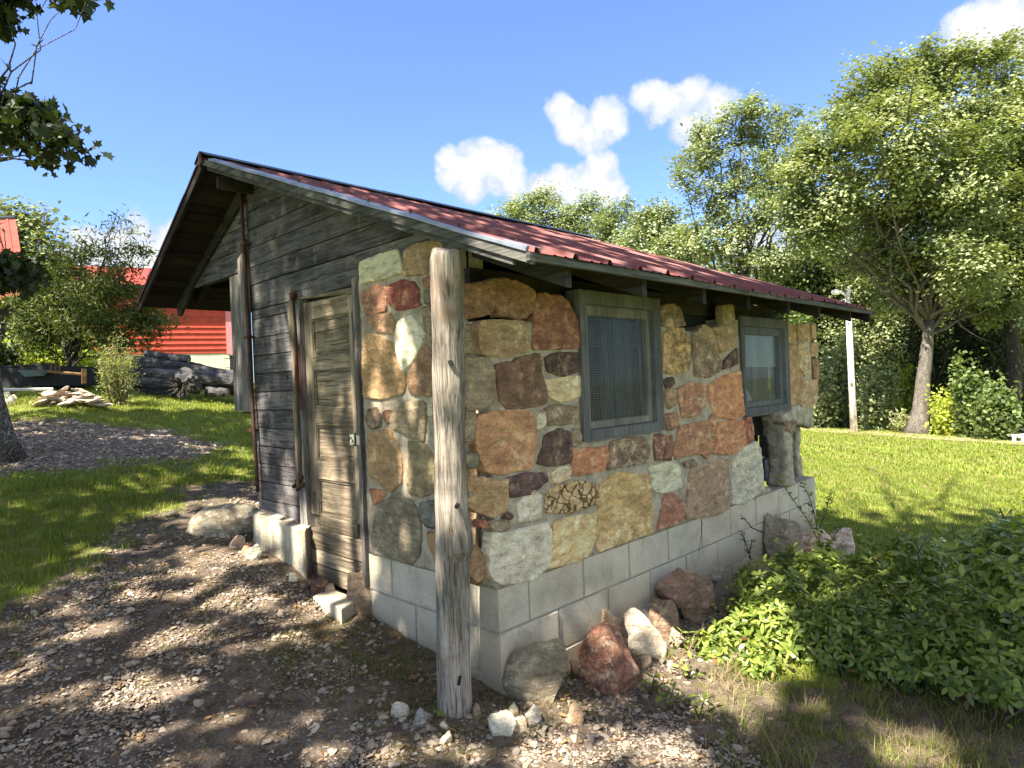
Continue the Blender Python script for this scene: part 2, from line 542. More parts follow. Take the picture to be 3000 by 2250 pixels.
def leaf_mat(name, c1, c2, trans=.24, rough=.55, tcol=None, spec=.35):
    def fn(t, b):
        a = t.N('ShaderNodeAttribute', attribute_name='rnd').outputs['Fac']
        col = t.mix(a, c1, c2)
        t.set(b.inputs['Base Color'], col)
        b.inputs['Roughness'].default_value = rough
        b.inputs['Specular IOR Level'].default_value = spec
        tr = t.N('ShaderNodeBsdfTranslucent')
        tcl = t.mix(1.0, col, tcol or (1.5, 1.5, .55), 'MULTIPLY')
        t.set(tr.inputs[0], tcl)
        mx = t.N('ShaderNodeMixShader', {0: trans, 1: b.outputs[0], 2: tr.outputs[0]})
        out = [n for n in t.n if n.type == 'OUTPUT_MATERIAL'][0]
        t.l.new(mx.outputs[0], out.inputs[0])
    return mat(name, fn)


M['leaf_oak'] = leaf_mat('oak_leaves', (.080, .115, .042), (.33, .37, .19))
M['leaf_pale'] = leaf_mat('pale_leaves', (.11, .15, .070), (.35, .395, .225))
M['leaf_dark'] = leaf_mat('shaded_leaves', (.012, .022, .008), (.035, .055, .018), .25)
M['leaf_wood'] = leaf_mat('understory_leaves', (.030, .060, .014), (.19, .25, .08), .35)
M['leaf_lime'] = leaf_mat('lime_leaves', (.20, .27, .04), (.46, .50, .10), .4)
M['leaf_bush'] = leaf_mat('privet_leaves', (.075, .125, .020), (.32, .385, .090), .3, .30)
M['leaf_olive'] = leaf_mat('olive_leaves', (.13, .16, .05), (.34, .36, .16), .35)
M['leaf_peach'] = leaf_mat('peach_leaves', (.022, .042, .010), (.15, .18, .045), .3)
M['grass'] = leaf_mat('grass_blades', (.095, .145, .016), (.30, .345, .060), .4, .5)
M['dry_grass'] = leaf_mat('dry_grass_blades', (.12, .10, .04), (.36, .29, .15), .3, .7)
M['brown_leaf'] = leaf_mat('fallen_leaf', (.10, .05, .02), (.36, .22, .10), .2, .6, (1, .8, .5))


def ground_fn(t, b):
    g = t.N('ShaderNodeAttribute', attribute_name='lawn').outputs['Fac']
    p = t.N('ShaderNodeAttribute', attribute_name='path').outputs['Fac']
    geo = t.N('ShaderNodeNewGeometry').outputs['Position']
    n1 = t.noise(geo, 1.2, 5, .6); n2 = t.noise(geo, 9, 6, .7); n3 = t.noise(geo, 70, 5, .7)
    dirt = t.mix(t.smooth(n2, .35, .65), (.115, .086, .064), (.26, .205, .155))
    dirt = t.mix(t.smooth(n3, .52, .66), dirt, (.36, .29, .23))
    lawn = t.mix(t.smooth(n1, .35, .65), (.12, .165, .022), (.26, .30, .05))
    lawn = t.mix(.8, lawn, t.ramp(n3, [(.3, .55), (.6, 1.2)]), 'MULTIPLY')
    far = t.mix(t.smooth(n2, .4, .62), lawn, t.mix(.5, lawn, (.26, .25, .09)))
    gm = t.smooth(t.math('ADD', g, t.math('MULTIPLY', t.math('SUBTRACT', n2, .5), .9)), .35, .65)
    col = t.mix(gm, dirt, far)
    col = t.mix(p, col, t.mix(t.smooth(n3, .3, .7), (.30, .25, .18), (.55, .49, .40)))
    t.set(b.inputs['Base Color'], col)
    b.inputs['Roughness'].default_value = .95; b.inputs['Specular IOR Level'].default_value = .1
    bump(t, b, t.math('ADD', n3, t.math('MULTIPLY', n2, 1.5)), .9, .03)


M['ground'] = mat('yard_ground', ground_fn)


def pebble_fn(t, b):
    oi = t.N('ShaderNodeObjectInfo').outputs['Random']
    c = coords(t, jitter=True)
    col = t.ramp(oi, [(0, (.18, .145, .115)), (.3, (.36, .29, .22)), (.5, (.27, .235, .20)), (.7, (.50, .42, .33)), (.88, (.40, .29, .20)), (1, (.66, .60, .50))])
    n = t.noise(c, 40, 4, .6)
    col = t.mix(.8, col, t.ramp(n, [(.3, .65), (.7, 1.2)]), 'MULTIPLY')
    t.set(b.inputs['Base Color'], col); b.inputs['Roughness'].default_value = .9
    b.inputs['Specular IOR Level'].default_value = .2
    bump(t, b, n, .4, .006)


M['pebble'] = mat('gravel_stone', pebble_fn)


# ------------------------------------------------------------------ regions on the ground (mapped from the view onto the terrain)
def wpoly(pts):
    return np.array([gpt(*p)[:2] for p in pts])


def inside(x, y, poly):
    x = np.asarray(x); y = np.asarray(y); res = np.zeros(x.shape, bool); n = len(poly); j = n - 1
    for i in range(n):
        xi, yi = poly[i]; xj, yj = poly[j]
        c = ((yi > y) != (yj > y)) & (x < (xj - xi) * (y - yi) / (yj - yi + 1e-12) + xi)
        res ^= c; j = i
    return res


G_STRIP = wpoly([(-500, 1250), (0, 1238), (200, 1232), (430, 1258), (560, 1272), (705, 1302), (600, 1332), (400, 1365), (200, 1385), (0, 1402), (-500, 1450)])
G_FORE = wpoly([(-700, 2150), (-100, 1900), (0, 1840), (150, 1730), (330, 1620), (450, 1510), (600, 1430), (775, 1395), (1300, 1500), (2250, 1640), (2330, 1720), (2100, 1900), (1930, 2060), (2020, 2170), (2150, 2300), (2300, 2700), (-1500, 2700)])
G_DRY = wpoly([(1880, 2060), (2000, 1960), (2400, 2050), (3100, 1980), (3500, 2500), (2250, 2600), (2100, 2300)])


def wob(x, y, s=1.0, a=.15):
    return x + a * np.sin(3.1 * y * s + 1.7 * np.sin(2.3 * x * s)), y + a * np.sin(2.7 * x * s + 1.3 * np.sin(3.7 * y * s))


def lawn_amount(x, y):
    xw, yw = wob(np.asarray(x, float), np.asarray(y, float))
    g = np.ones(xw.shape)
    g[inside(xw, yw, G_STRIP)] = 0.0
    g[inside(xw, yw, G_FORE)] = 0.0
    g[inside(xw, yw, G_DRY) & (g > .5)] = .35
    g[(x > -.1) & (x < 3.9) & (y > -.15) & (y < 4.2)] = 0
    return g


# ------------------------------------------------------------------ terrain
def axis_pts(lo, hi, step, far, grow=1.08):
    a = list(np.arange(lo, hi, step)); s = step
    v = hi
    while v < far: a.append(v); s *= grow; v += s
    s = step; v = lo - step
    while v > -far: a.insert(0, v); s *= grow; v -= s
    return np.array(a)


gx_ = axis_pts(-4, 8, .09, 500); gy_ = axis_pts(-4, 12, .09, 500)
GX, GY = np.meshgrid(gx_, gy_, indexing='ij')
GZ = gz(GX, GY)
fine = .012 * np.sin(GX * 13 + 2 * np.sin(GY * 9)) * np.sin(GY * 11 + 2 * np.sin(GX * 7))
GZ = GZ + fine * (np.abs(GX) < 8) * (np.abs(GY) < 12)
nx, ny = GX.shape
idx = np.arange(nx * ny).reshape(nx, ny)
Fq = np.stack([idx[:-1, :-1], idx[1:, :-1], idx[1:, 1:], idx[:-1, 1:]], -1).reshape(-1)
V = np.stack([GX.ravel(), GY.ravel(), GZ.ravel()], -1)
la = lawn_amount(GX.ravel(), GY.ravel())
PATH = wpoly([(2300, 1252), (2480, 1262), (2700, 1275), (3000, 1290), (3300, 1305), (3300, 1322), (3000, 1303), (2700, 1287), (2480, 1270), (2300, 1262)])
pa = np.zeros(len(la))
link('ground', mesh_np('ground', V, Fq, 4, True, {'lawn': la, 'path': pa}), None, M['ground'], kind='structure')

# pale leaf-strewn edging path at the foot of the wood: a thin sheet just above the ground
pv, pf = [], []
a_ = [gpt(px, py) for px, py in [(2280, 1250), (2400, 1257), (2480, 1261), (2590, 1267), (2700, 1275), (2850, 1281), (3000, 1289), (3300, 1305)]]
b_ = [gpt(px, py) for px, py in [(2280, 1262), (2400, 1267), (2480, 1271), (2590, 1279), (2700, 1288), (2850, 1296), (3000, 1306), (3300, 1324)]]
for a, b in zip(a_, b_):
    for s in np.linspace(0, 1, 5):
        p = a * (1 - s) + b * s; pv.append((p[0], p[1], float(gz(p[0], p[1])) + .03))
for i in range(len(a_) - 1):
    for j in range(4):
        k = i * 5 + j; pf.append((k, k + 5, k + 6, k + 1))
M['path'] = plain('pale_path', (.36, .30, .20), .95, nscale=9, var=.3)
link('path', mesh('path', pv, pf), None, M['path'], kind='structure')
# ------------------------------------------------------------------ THE SHED
shed = root('stone_shed', (0, 0, .13), 'small weathered shed with stone walls, grey board gable and red metal roof', 'shed')
YR, ZR = 2.31, 3.048          # ridge
YE, ZE = -.470, 1.976         # right eave
YL, ZL = 3.88, 2.262           # left eave
XF = 3.88
SR = (ZR - ZE) / (YR - YE); SL = (ZR - ZL) / (YL - YR)


def xfront(y):
    return -.33 + (.12 * (YR - y) / (YR - YE) if y < YR else .03 * (y - YR) / (YL - YR))


def roofz(y):
    return ZR - SR * (YR - y) if y < YR else ZR - SL * (y - YR)


TILES = {'Z1': (400, 400, .45208), 'Z2': (1200, 700, .3617), 'Z3': (1800, 750, .3617), 'Z4': (650, 1150, .3617),
         'Z5': (1250, 1250, .3617), 'Z6': (1900, 1200, .3617), 'Z7': (900, 650, .22604), 'S': (0, 0, 1)}


def tile(t, p):
    a, b, s = TILES[t]
    return (a + p[0] * s, b + p[1] * s)


def wall_uv(t, pts, side, off=-.012):
    """traced outline -> (u,z) on the wall plane; side True: plane y, else plane x"""
    r = []
    for p in pts:
        q = on(*tile(t, p), 1 if side else 0, off)
        r.append((q[0] if side else q[1], q[2]))
    return r


def resample(poly, step):
    out = []
    n = len(poly)
    for i in range(n):
        a = np.array(poly[i]); b = np.array(poly[(i + 1) % n]); L = np.linalg.norm(b - a)
        k = max(1, int(round(L / step)))
        for j in range(k): out.append(a + (b - a) * j / k)
    return np.array(out)


def pip(px, pz, poly):
    c = False; n = len(poly); j = n - 1
    for i in range(n):
        xi, yi = poly[i]; xj, yj = poly[j]
        if ((yi > pz) != (yj > pz)) and px < (xj - xi) * (pz - yi) / (yj - yi + 1e-12) + xi: c = not c
        j = i
    return c


def wall_stone(t, pts, side, tones, proud=.022, veins=0.0, rough=1.0, label=None, flat=False, name='stone'):
    uv = wall_uv(t, pts, side)
    P = resample(uv, .016)
    # chaikin-like softening and a ragged edge
    for _ in range(1):
        P = (np.roll(P, 1, 0) + P * 6 + np.roll(P, -1, 0)) / 8
    seed = RND.random() * 50
    for i in range(len(P)):
        nn = noise.noise(Vector((P[i][0] * 32 + seed, P[i][1] * 32, 3)))
        mm = noise.noise(Vector((P[i][0] * 90 + seed, P[i][1] * 90, 7)))
        ctr = P.mean(0); dv = P[i] - ctr; L = np.linalg.norm(dv) + 1e-9
        P[i] = P[i] + dv / L * (nn * .008 + mm * .005)
    cc0 = P.mean(0); dv = P - cc0; P = P + dv / (np.linalg.norm(dv, axis=1)[:, None] + 1e-9) * .0085
    ctr = P.mean(0); n = len(P)
    size = math.sqrt(abs(0.5 * np.sum(P[:, 0] * np.roll(P[:, 1], -1) - np.roll(P[:, 0], -1) * P[:, 1])))
    inset = lambda d: 1 - min(.5, d / max(size * .5, .02))
    rings = [(1.0, -.045), (1.0, proud * .6), (inset(.002), proud * .92), (inset(.007), proud)]
    for f in (.90, .80, .70, .60, .50, .40, .30, .20, .10): rings.append((f, proud * 1.05))
    V, Fc = [], []
    tiltu = RND.uniform(-.05, .05); tiltz = RND.uniform(-.06, .06)
    for ri, (s, d) in enumerate(rings):
        for p in P:
            q = ctr + (p - ctr) * s
            dd = d
            if ri >= 2:
                w = 1 if ri >= 3 else .4
                dd += w * rough * (noise.noise(Vector((q[0] * 9 + seed, q[1] * 9, 1))) * .0065 + noise.noise(Vector((q[0] * 28, q[1] * 28 + seed, 2))) * .007 + noise.noise(Vector((q[0] * 75, q[1] * 75 + seed, 2))) * .0025)
                if not flat: dd += tiltu * (q[0] - ctr[0]) + tiltz * (q[1] - ctr[1])
            if ri >= 2: dd = max(dd, .0075)
            V.append((q[0], -dd, q[1]) if side else (-dd, q[0], q[1]))
    dd = proud * 1.05
    V.append((ctr[0], -dd, ctr[1]) if side else (-dd, ctr[0], ctr[1]))
    flip = (np.sum(P[:, 0] * np.roll(P[:, 1], -1) - np.roll(P[:, 0], -1) * P[:, 1]) > 0) != side
    for r in range(len(rings) - 1):
        for i in range(n):
            j = (i + 1) % n
            q = (r * n + i, r * n + j, (r + 1) * n + j, (r + 1) * n + i)
            Fc.append(q[::-1] if flip else q)
    last = (len(rings) - 1) * n
    for i in range(n):
        q = (last + i, last + (i + 1) % n, len(V) - 1)
        Fc.append(q[::-1] if flip else q)
    a, b, c = tones
    return link(name, mesh(name, V, Fc, True), shed, M['stone'], props={'tone_a': a, 'tone_b': b, 'tone_c': c, 'veins': veins}, label=label)


# stone palettes (linear base colours)
BRN = ((.27, .135, .075), (.15, .075, .048), (.38, .23, .12))
TAN = ((.33, .22, .125), (.24, .15, .085), (.42, .32, .20))
GTN = ((.27, .205, .145), (.20, .145, .10), (.35, .28, .20))
ORG = ((.44, .18, .075), (.30, .11, .05), (.50, .30, .16))
ROR = ((.36, .12, .065), (.22, .065, .045), (.45, .24, .14))
RED = ((.26, .062, .045), (.15, .035, .035), (.40, .20, .14))
DRK = ((.12, .070, .055), (.055, .035, .038), (.27, .19, .13))
PUR = ((.13, .075, .070), (.07, .045, .050), (.24, .16, .11))
CRM = ((.60, .54, .41), (.42, .36, .24), (.68, .63, .52))
YEL = ((.48, .33, .13), (.33, .20, .075), (.60, .48, .27))
OCH = ((.36, .225, .11), (.27, .16, .075), (.42, .30, .17))
OLV = ((.22, .19, .135), (.14, .12, .085), (.31, .26, .18))
BLG = ((.15, .155, .145), (.10, .105, .10), (.22, .21, .18))
WHT = ((.62, .58, .47), (.55, .50, .38), (.68, .65, .56))
LEO = ((.48, .30, .12), (.13, .065, .035), (.56, .40, .20))
GBR = ((.24, .16, .105), (.13, .085, .065), (.40, .33, .23))

SIDE = [
    ('Z2', [(445, 375), (580, 355), (650, 400), (695, 500), (695, 570), (640, 600), (440, 650)], BRN),
    ('Z2', [(632, 350), (720, 320), (870, 345), (1000, 400), (1028, 440), (1015, 560), (940, 638), (735, 612), (702, 500)], BRN),
    ('Z2', [(1050, 460), (1110, 435), (1160, 462), (1230, 465), (1280, 490), (1340, 610), (1382, 710), (1368, 880), (1015, 890), (1012, 760), (1020, 620)], ((.24, .095, .06), (.16, .06, .045), (.36, .20, .10))),
    ('Z2', [(585, 662), (940, 665), (975, 910), (770, 945), (600, 930), (572, 800)], TAN),
    ('Z2', [(450, 980), (640, 970), (685, 1060), (690, 1280), (600, 1370), (455, 1380)], GTN),
    ('Z2', [(705, 1030), (760, 1000), (850, 1010), (870, 975), (1060, 932), (1075, 1080), (1100, 1180), (1125, 1330), (1000, 1355), (800, 1370), (745, 1310)], ((.17, .095, .065), (.12, .062, .045), (.26, .165, .10))),
    ('Z2', [(1110, 960), (1180, 930), (1365, 920), (1365, 1080), (1240, 1100), (1130, 1070)], DRK),
    ('Z2', [(1105, 1140), (1240, 1130), (1388, 1112), (1400, 1270), (1230, 1310), (1150, 1280)], ((.58, .46, .28), (.40, .29, .16), (.68, .60, .46))),
    ('Z2', [(1100, 1370), (1200, 1350), (1370, 1360), (1380, 1480), (1130, 1510)], GBR),
    ('S', [(1399, 1243), (1408, 1218), (1450, 1208), (1540, 1203), (1562, 1210), (1568, 1261), (1571, 1304), (1557, 1373), (1467, 1387), (1426, 1378), (1400, 1300)], ((.42, .22, .10), (.30, .12, .06), (.52, .34, .18))),
    ('Z5', [(972, 75), (1095, 22), (1163, 50), (1172, 285), (1040, 315), (905, 300), (950, 180)], DRK),
    ('Z5', [(1180, 38), (1255, 30), (1258, 128), (1190, 168)], GTN),
    ('Z5', [(1190, 190), (1440, 168), (1468, 150), (1480, 265), (1440, 350), (1212, 395), (1185, 300)], ORG),
    ('Z5', [(1495, 130), (1640, 95), (1770, 85), (1815, 170), (1805, 285), (1640, 308), (1478, 350)], GBR),
    ('Z5', [(1848, 72), (1930, 65), (1942, 120), (1918, 268), (1862, 265)], ((.23, .095, .075), (.12, .055, .05), (.36, .22, .15))),
    ('Z5', [(1955, 90), (1998, 72), (1990, 265), (1932, 270)], BRN),
    ('Z6', [(262, 132), (490, 95), (535, 25), (560, 50), (530, 280), (480, 398), (425, 352), (330, 368), (232, 405), (204, 360)], ((.36, .17, .085), (.24, .10, .06), (.50, .34, .19))),
    ('Z6', [(570, 105), (790, 85), (798, 280), (720, 348), (620, 362), (530, 348)], ORG),
    ('Z6', [(806, 66), (848, 122), (858, 240), (812, 275)], ROR),
    ('Z3', [(765, 1050), (900, 972), (1028, 932), (1045, 1110), (1043, 1285), (970, 1318), (832, 1290), (782, 1190)], ((.47, .20, .08), (.33, .12, .055), (.58, .38, .20))),
    ('Z3', [(525, 1070), (610, 1032), (748, 1042), (758, 1190), (690, 1288), (562, 1308), (532, 1180)], ((.36, .18, .10), (.25, .10, .06), (.45, .36, .25))),
    ('Z3', [(413, 622), (470, 588), (540, 592), (622, 680), (623, 920), (480, 958), (402, 930)], LEO),
    ('Z3', [(382, 402), (460, 392), (530, 422), (578, 560), (440, 573), (392, 500)], GBR),
    ('Z3', [(640, 642), (690, 652), (798, 722), (868, 850), (868, 928), (770, 978), (662, 968), (642, 800)], GBR),
    ('Z3', [(692, 598), (740, 562), (800, 602), (848, 775), (690, 652)], TAN),
    ('Z3', [(812, 582), (960, 572), (993, 602), (988, 718), (872, 788), (832, 652)], TAN),
    ('Z3', [(892, 558), (884, 402), (968, 397), (988, 558)], GTN),
    ('Z3', [(893, 850), (998, 745), (1010, 868), (885, 918)], DRK),
    ('Z3', [(402, 1002), (478, 982), (494, 1030), (432, 1078)], DRK),
    ('Z3', [(422, 1092), (508, 1072), (518, 1178), (452, 1238), (422, 1180)], TAN),
    ('Z3', [(402, 1292), (508, 1272), (523, 1380), (432, 1408)], BRN),
    ('Z5', [(1812, 332), (1960, 292), (2048, 312), (2078, 488), (1912, 538), (1842, 510)], ((.52, .50, .38), (.38, .36, .25), (.60, .56, .44))),
    ('Z5', [(2082, 292), (2168, 264), (2198, 308), (2102, 330)], GBR),
    ('Z6', [(362, 462), (655, 402), (658, 790), (600, 838), (312, 886), (332, 560)], ((.32, .215, .14), (.25, .155, .10), (.40, .30, .21))),
    ('Z6', [(702, 420), (760, 330), (868, 264), (898, 322), (940, 640), (800, 752), (692, 758), (682, 560)], ((.48, .45, .37), (.34, .32, .26), (.58, .48, .29))),
    ('Z5', [(1932, 572), (2000, 542), (2078, 602), (2093, 720), (2060, 768), (1882, 832), (1895, 730)], ((.34, .15, .085), (.24, .09, .055), (.42, .24, .15))),
    ('Z5', [(1412, 472), (1560, 372), (1700, 392), (1798, 392), (1842, 700), (1838, 858), (1640, 918), (1412, 1012), (1382, 960)], YEL),
    ('Z5', [(982, 522), (1080, 482), (1250, 442), (1368, 472), (1398, 618), (1180, 688), (977, 702)], ((.46, .33, .17), (.34, .22, .11), (.55, .46, .31)), 1.0),
    ('Z5', [(1032, 782), (1200, 738), (1388, 702), (1383, 880), (1310, 1058), (1003, 1148)], ((.58, .48, .25), (.46, .27, .085), (.62, .56, .38))),
    ('Z5', [(545, 862), (700, 862), (978, 782), (1008, 850), (998, 1130), (860, 1238), (620, 1272), (535, 1210), (520, 1030)], ((.54, .50, .40), (.47, .42, .33), (.62, .59, .50))),
    ('Z5', [(742, 642), (868, 512), (938, 562), (933, 740), (772, 768)], ((.58, .56, .48), (.45, .38, .26), (.66, .64, .58))),
    ('Z5', [(662, 412), (800, 392), (960, 372), (988, 440), (860, 538), (692, 573)], PUR),
    ('Z5', [(345, 402), (598, 442), (655, 425), (652, 680), (530, 728), (345, 640)], OCH),
    ('Z5', [(1040, 342), (1168, 312), (1188, 418), (1032, 462), (1003, 380)], ((.56, .50, .38), (.40, .20, .09), (.62, .58, .48))),
    ('Z5', [(350, 990), (400, 960), (450, 1020), (478, 1200), (440, 1278), (350, 1220)], ((.27, .16, .075), (.16, .09, .05), (.36, .24, .13))),
    ('Z2', [(455, 1400), (535, 1400), (530, 1640), (455, 1650)], GTN),
    ('Z2', [(440, 690), (500, 700), (505, 930), (440, 960)], GTN),
    ('Z5', [(322, 225), (418, 212), (432, 325), (335, 330)], OLV),
    ('Z5', [(500, 790), (670, 745), (672, 825), (560, 850)], GTN),
    ('Z3', [(1387, 548), (1468, 562), (1478, 688), (1397, 702)], OCH),
    ('Z3', [(1482, 562), (1583, 548), (1588, 678), (1492, 688)], OCH),
    ('Z3', [(1602, 548), (1636, 548), (1640, 678), (1602, 660)], OCH),
    ('Z3', [(1397, 742), (1470, 712), (1523, 900), (1523, 1188), (1422, 1218)], ((.34, .21, .10), (.26, .15, .07), (.42, .30, .17))),
    ('Z3', [(1492, 717), (1560, 702), (1588, 800), (1588, 948), (1540, 973), (1482, 850)], ((.44, .33, .18), (.30, .20, .10), (.52, .44, .28))),
    ('Z3', [(1602, 712), (1650, 702), (1650, 806), (1594, 803)], OCH),
    ('Z3', [(1612, 842), (1660, 842), (1665, 998), (1622, 978)], BRN),
    ('Z3', [(1542, 1012), (1640, 1002), (1645, 1188), (1570, 1238), (1522, 1208)], ((.36, .25, .15), (.28, .18, .10), (.42, .32, .21))),
    ('Z5', [(640, 700), (700, 715), (690, 745), (620, 745)], DRK),
    ('Z5', [(440, 775), (480, 770), (500, 815), (450, 825)], ROR),
    ('Z2', [(1035, 1420), (1095, 1400), (1110, 1500), (1040, 1560)], CRM),
    ('Z3', [(1060, 1310), (1115, 1305), (1135, 1420), (1075, 1450)], ROR),
]
for s in SIDE:
    big = None
    wall_stone(s[0], s[1], True, s[2], proud=RND.uniform(.006, .013), veins=(s[3] if len(s) > 3 else 0.0), rough=RND.uniform(.7, 1.3))

FRONT = [
    ('Z7', [(672, 520), (1150, 355), (1188, 440), (1218, 655), (692, 798)], ((.50, .47, .34), (.46, .43, .31), (.53, .50, .38)), 'f'),
    ('Z7', [(1240, 385), (1330, 318), (1600, 252), (1720, 275), (1750, 400), (1550, 420), (1545, 655), (1262, 690)], TAN),
    ('Z7', [(702, 922), (880, 822), (1005, 852), (1005, 1165), (752, 1203), (702, 1050)], ((.30, .14, .09), (.22, .09, .06), (.40, .24, .15))),
    ('Z7', [(1032, 832), (1200, 762), (1368, 782), (1428, 880), (1422, 1030), (1478, 1078), (1150, 1138), (1042, 1060)], RED),
    ('Z7', [(742, 1290), (800, 1222), (1045, 1188), (1090, 1240), (1120, 1455), (932, 1418)], ((.36, .21, .125), (.27, .14, .08), (.44, .30, .19))),
    ('Z7', [(1492, 742), (1560, 702), (1610, 722), (1610, 828), (1512, 828)], BRN),
    ('Z1', [(1672, 1300), (1690, 1210), (1760, 1165), (1810, 1200), (1866, 1280), (1800, 1430), (1720, 1518), (1692, 1440)], WHT, 'f'),
    ('S', [(1067, 978), (1105, 982), (1140, 1003), (1156, 1056), (1184, 1100), (1181, 1150), (1120, 1166), (1064, 1164), (1060, 1080)], OCH, 'f'),
    ('S', [(1241, 1012), (1261, 1032), (1264, 1158), (1202, 1153), (1192, 1110), (1216, 1052)], ((.25, .15, .085), (.18, .10, .06), (.34, .23, .14)), 'f'),
    ('Z1', [(1845, 1112), (1898, 1102), (1908, 1288), (1872, 1260)], GTN),
    ('Z4', [(1172, 142), (1250, 127), (1278, 200), (1268, 278), (1202, 288), (1162, 230)], GBR),
    ('Z4', [(1402, 122), (1560, 72), (1633, 82), (1638, 200), (1628, 392), (1530, 350), (1382, 288), (1352, 230)], ((.25, .20, .135), (.19, .15, .10), (.31, .25, .17)), 'f'),
    ('Z4', [(1192, 342), (1350, 292), (1398, 400), (1448, 540), (1443, 728), (1360, 798), (1192, 680), (1177, 500)], OCH, 'f'),
    ('Z4', [(1502, 402), (1640, 432), (1698, 520), (1718, 798), (1600, 838), (1512, 818), (1482, 700), (1512, 560)], ((.24, .19, .11), (.17, .135, .08), (.31, .25, .15)), 'f'),
    ('Z4', [(1187, 782), (1310, 802), (1318, 830), (1230, 912)], ORG),
    ('Z4', [(1242, 932), (1400, 822), (1528, 882), (1588, 980), (1598, 1150), (1588, 1300), (1520, 1392), (1350, 1338), (1222, 1258), (1217, 1080)], OLV, 'f'),
    ('Z4', [(1602, 902), (1718, 882), (1723, 1108), (1640, 1078), (1592, 1000)], BLG, 'f'),
    ('Z4', [(1652, 1142), (1740, 1132), (1740, 1378), (1690, 1280)], OCH),
    ('Z4', [(1292, 162), (1368, 142), (1332, 258)], BRN),
    ('Z7', [(1500, 900), (1600, 880), (1605, 1040), (1510, 1050)], OLV),
    ('Z4', [(1665, 100), (1712, 92), (1716, 180), (1672, 190)], CRM),
    ('Z4', [(1140, 20), (1150, -20), (1420, 20), (1300, 52), (1145, 52)], OCH),
    ('Z7', [(1590, 1040), (1680, 1020), (1690, 1640), (1600, 1600)], GTN),
    ('S', [(1268, 1190), (1330, 1200), (1340, 1300), (1275, 1290)], GTN),
    ('S', [(1280, 1330), (1390, 1330), (1400, 1450), (1290, 1450)], OCH),
    ('S', [(1285, 1480), (1400, 1490), (1400, 1600), (1290, 1590)], TAN),
]
for s in FRONT[:21] + FRONT[22:]:
    fl = len(s) > 3
    wall_stone(s[0], s[1], False, s[2], proud=RND.uniform(.006, .014), rough=.35 if fl else .9, flat=fl)

# ---- mortar body of the stone walls, with window openings and the collapsed hole
ZB = .609
W1 = (.635, 1.402, 1.205, 1.985)
W2 = (2.470, 3.310, 1.215, 1.935)
HOLE = wall_uv('Z3', [(1060, 1290), (1130, 1300), (1290, 1262), (1470, 1330), (1660, 1400), (1660, 1330 + 720), (1290, 1900), (1180, 1860), (1165, 1700), (1130, 1480), (1110, 1340)], True, 0)
HOLE_HI = wall_uv('Z3', [(575, 500), (700, 500), (870, 430), (880, 560), (800, 590), (735, 552), (690, 600), (640, 632), (570, 600)], True, 0)


def wall_top(x):
    return 1.80 if x < .64 else (1.94 if x < 1.42 else (1.83 if x < 2.2 else (1.90 if x < 3.36 else 1.86 + .02 * math.sin(x * 30))))


def mortar_wall(name, u0, u1, z0, ztop, side, holes, thick, step=.02):
    us = np.arange(u0, u1 + step * .5, step); zs = np.arange(z0, 2.25, step)
    vi = {}; V = []; Fc = []

    def vid(i, j, back=0):
        k = (i, j, back)
        if k not in vi:
            u, z = us[i], zs[j]
            d = .006 * noise.noise(Vector((u * 14, z * 14, 4))) + .004 * noise.noise(Vector((u * 45, z * 45, 9))) - .001
            if back: d = -thick
            V.append((u, -d, z) if side else (-d, u, z)); vi[k] = len(V) - 1
        return vi[k]
    cells = set()
    for i in range(len(us) - 1):
        for j in range(len(zs) - 1):
            u, z = us[i] + step / 2, zs[j] + step / 2
            jt = .012 * noise.noise(Vector((u * 20, z * 20, 1)))
            if z + jt > ztop(u): continue
            if any((pip(u + jt, z + jt, h) if isinstance(h, list) else (h[0] < u < h[1] and h[2] < z < h[3])) for h in holes): continue
            cells.add((i, j))
    for (i, j) in cells:
        q = (vid(i, j), vid(i + 1, j), vid(i + 1, j + 1), vid(i, j + 1))
        Fc.append(q if side else q[::-1])
        for (di, dj, a, b) in ((-1, 0, (i, j), (i, j + 1)), (1, 0, (i + 1, j + 1), (i + 1, j)), (0, -1, (i + 1, j), (i, j)), (0, 1, (i, j + 1), (i + 1, j + 1))):
            if (i + di, j + dj) not in cells:
                q = (vid(*a), vid(*b), vid(*b, 1), vid(*a, 1))
                Fc.append(q if side else q[::-1])
    return link(name, mesh(name, V, Fc, True), shed, M['mortar'])


mortar_wall('side_wall_mortar', 0.0, 3.84, .604, wall_top, True, [W1, W2, HOLE, HOLE_HI], .14)
mortar_wall('front_wall_mortar', 0.0, 1.03, .604, lambda y: 1.80 if y < .16 else min(roofz(y) - .06, 2.13 + .10 * (1 - y)), False, [], .14)

# ---- concrete block courses
BL, BH, J = .4064, .2032, .011


def block(u0, u1, z0, z1, side, off=0.0, depth=.12, nm='concrete_block'):
    m = MB()
    o = off + RND.uniform(-.0025, .0025)
    if side: m.lohi((u0 + J / 2, o, z0 + J / 2), (u1 - J / 2, depth, z1 - J / 2))
    else: m.lohi((o, u0 + J / 2, z0 + J / 2), (depth, u1 - J / 2, z1 - J / 2))
    return m.build(nm, M['block'], shed, bevel=.004)


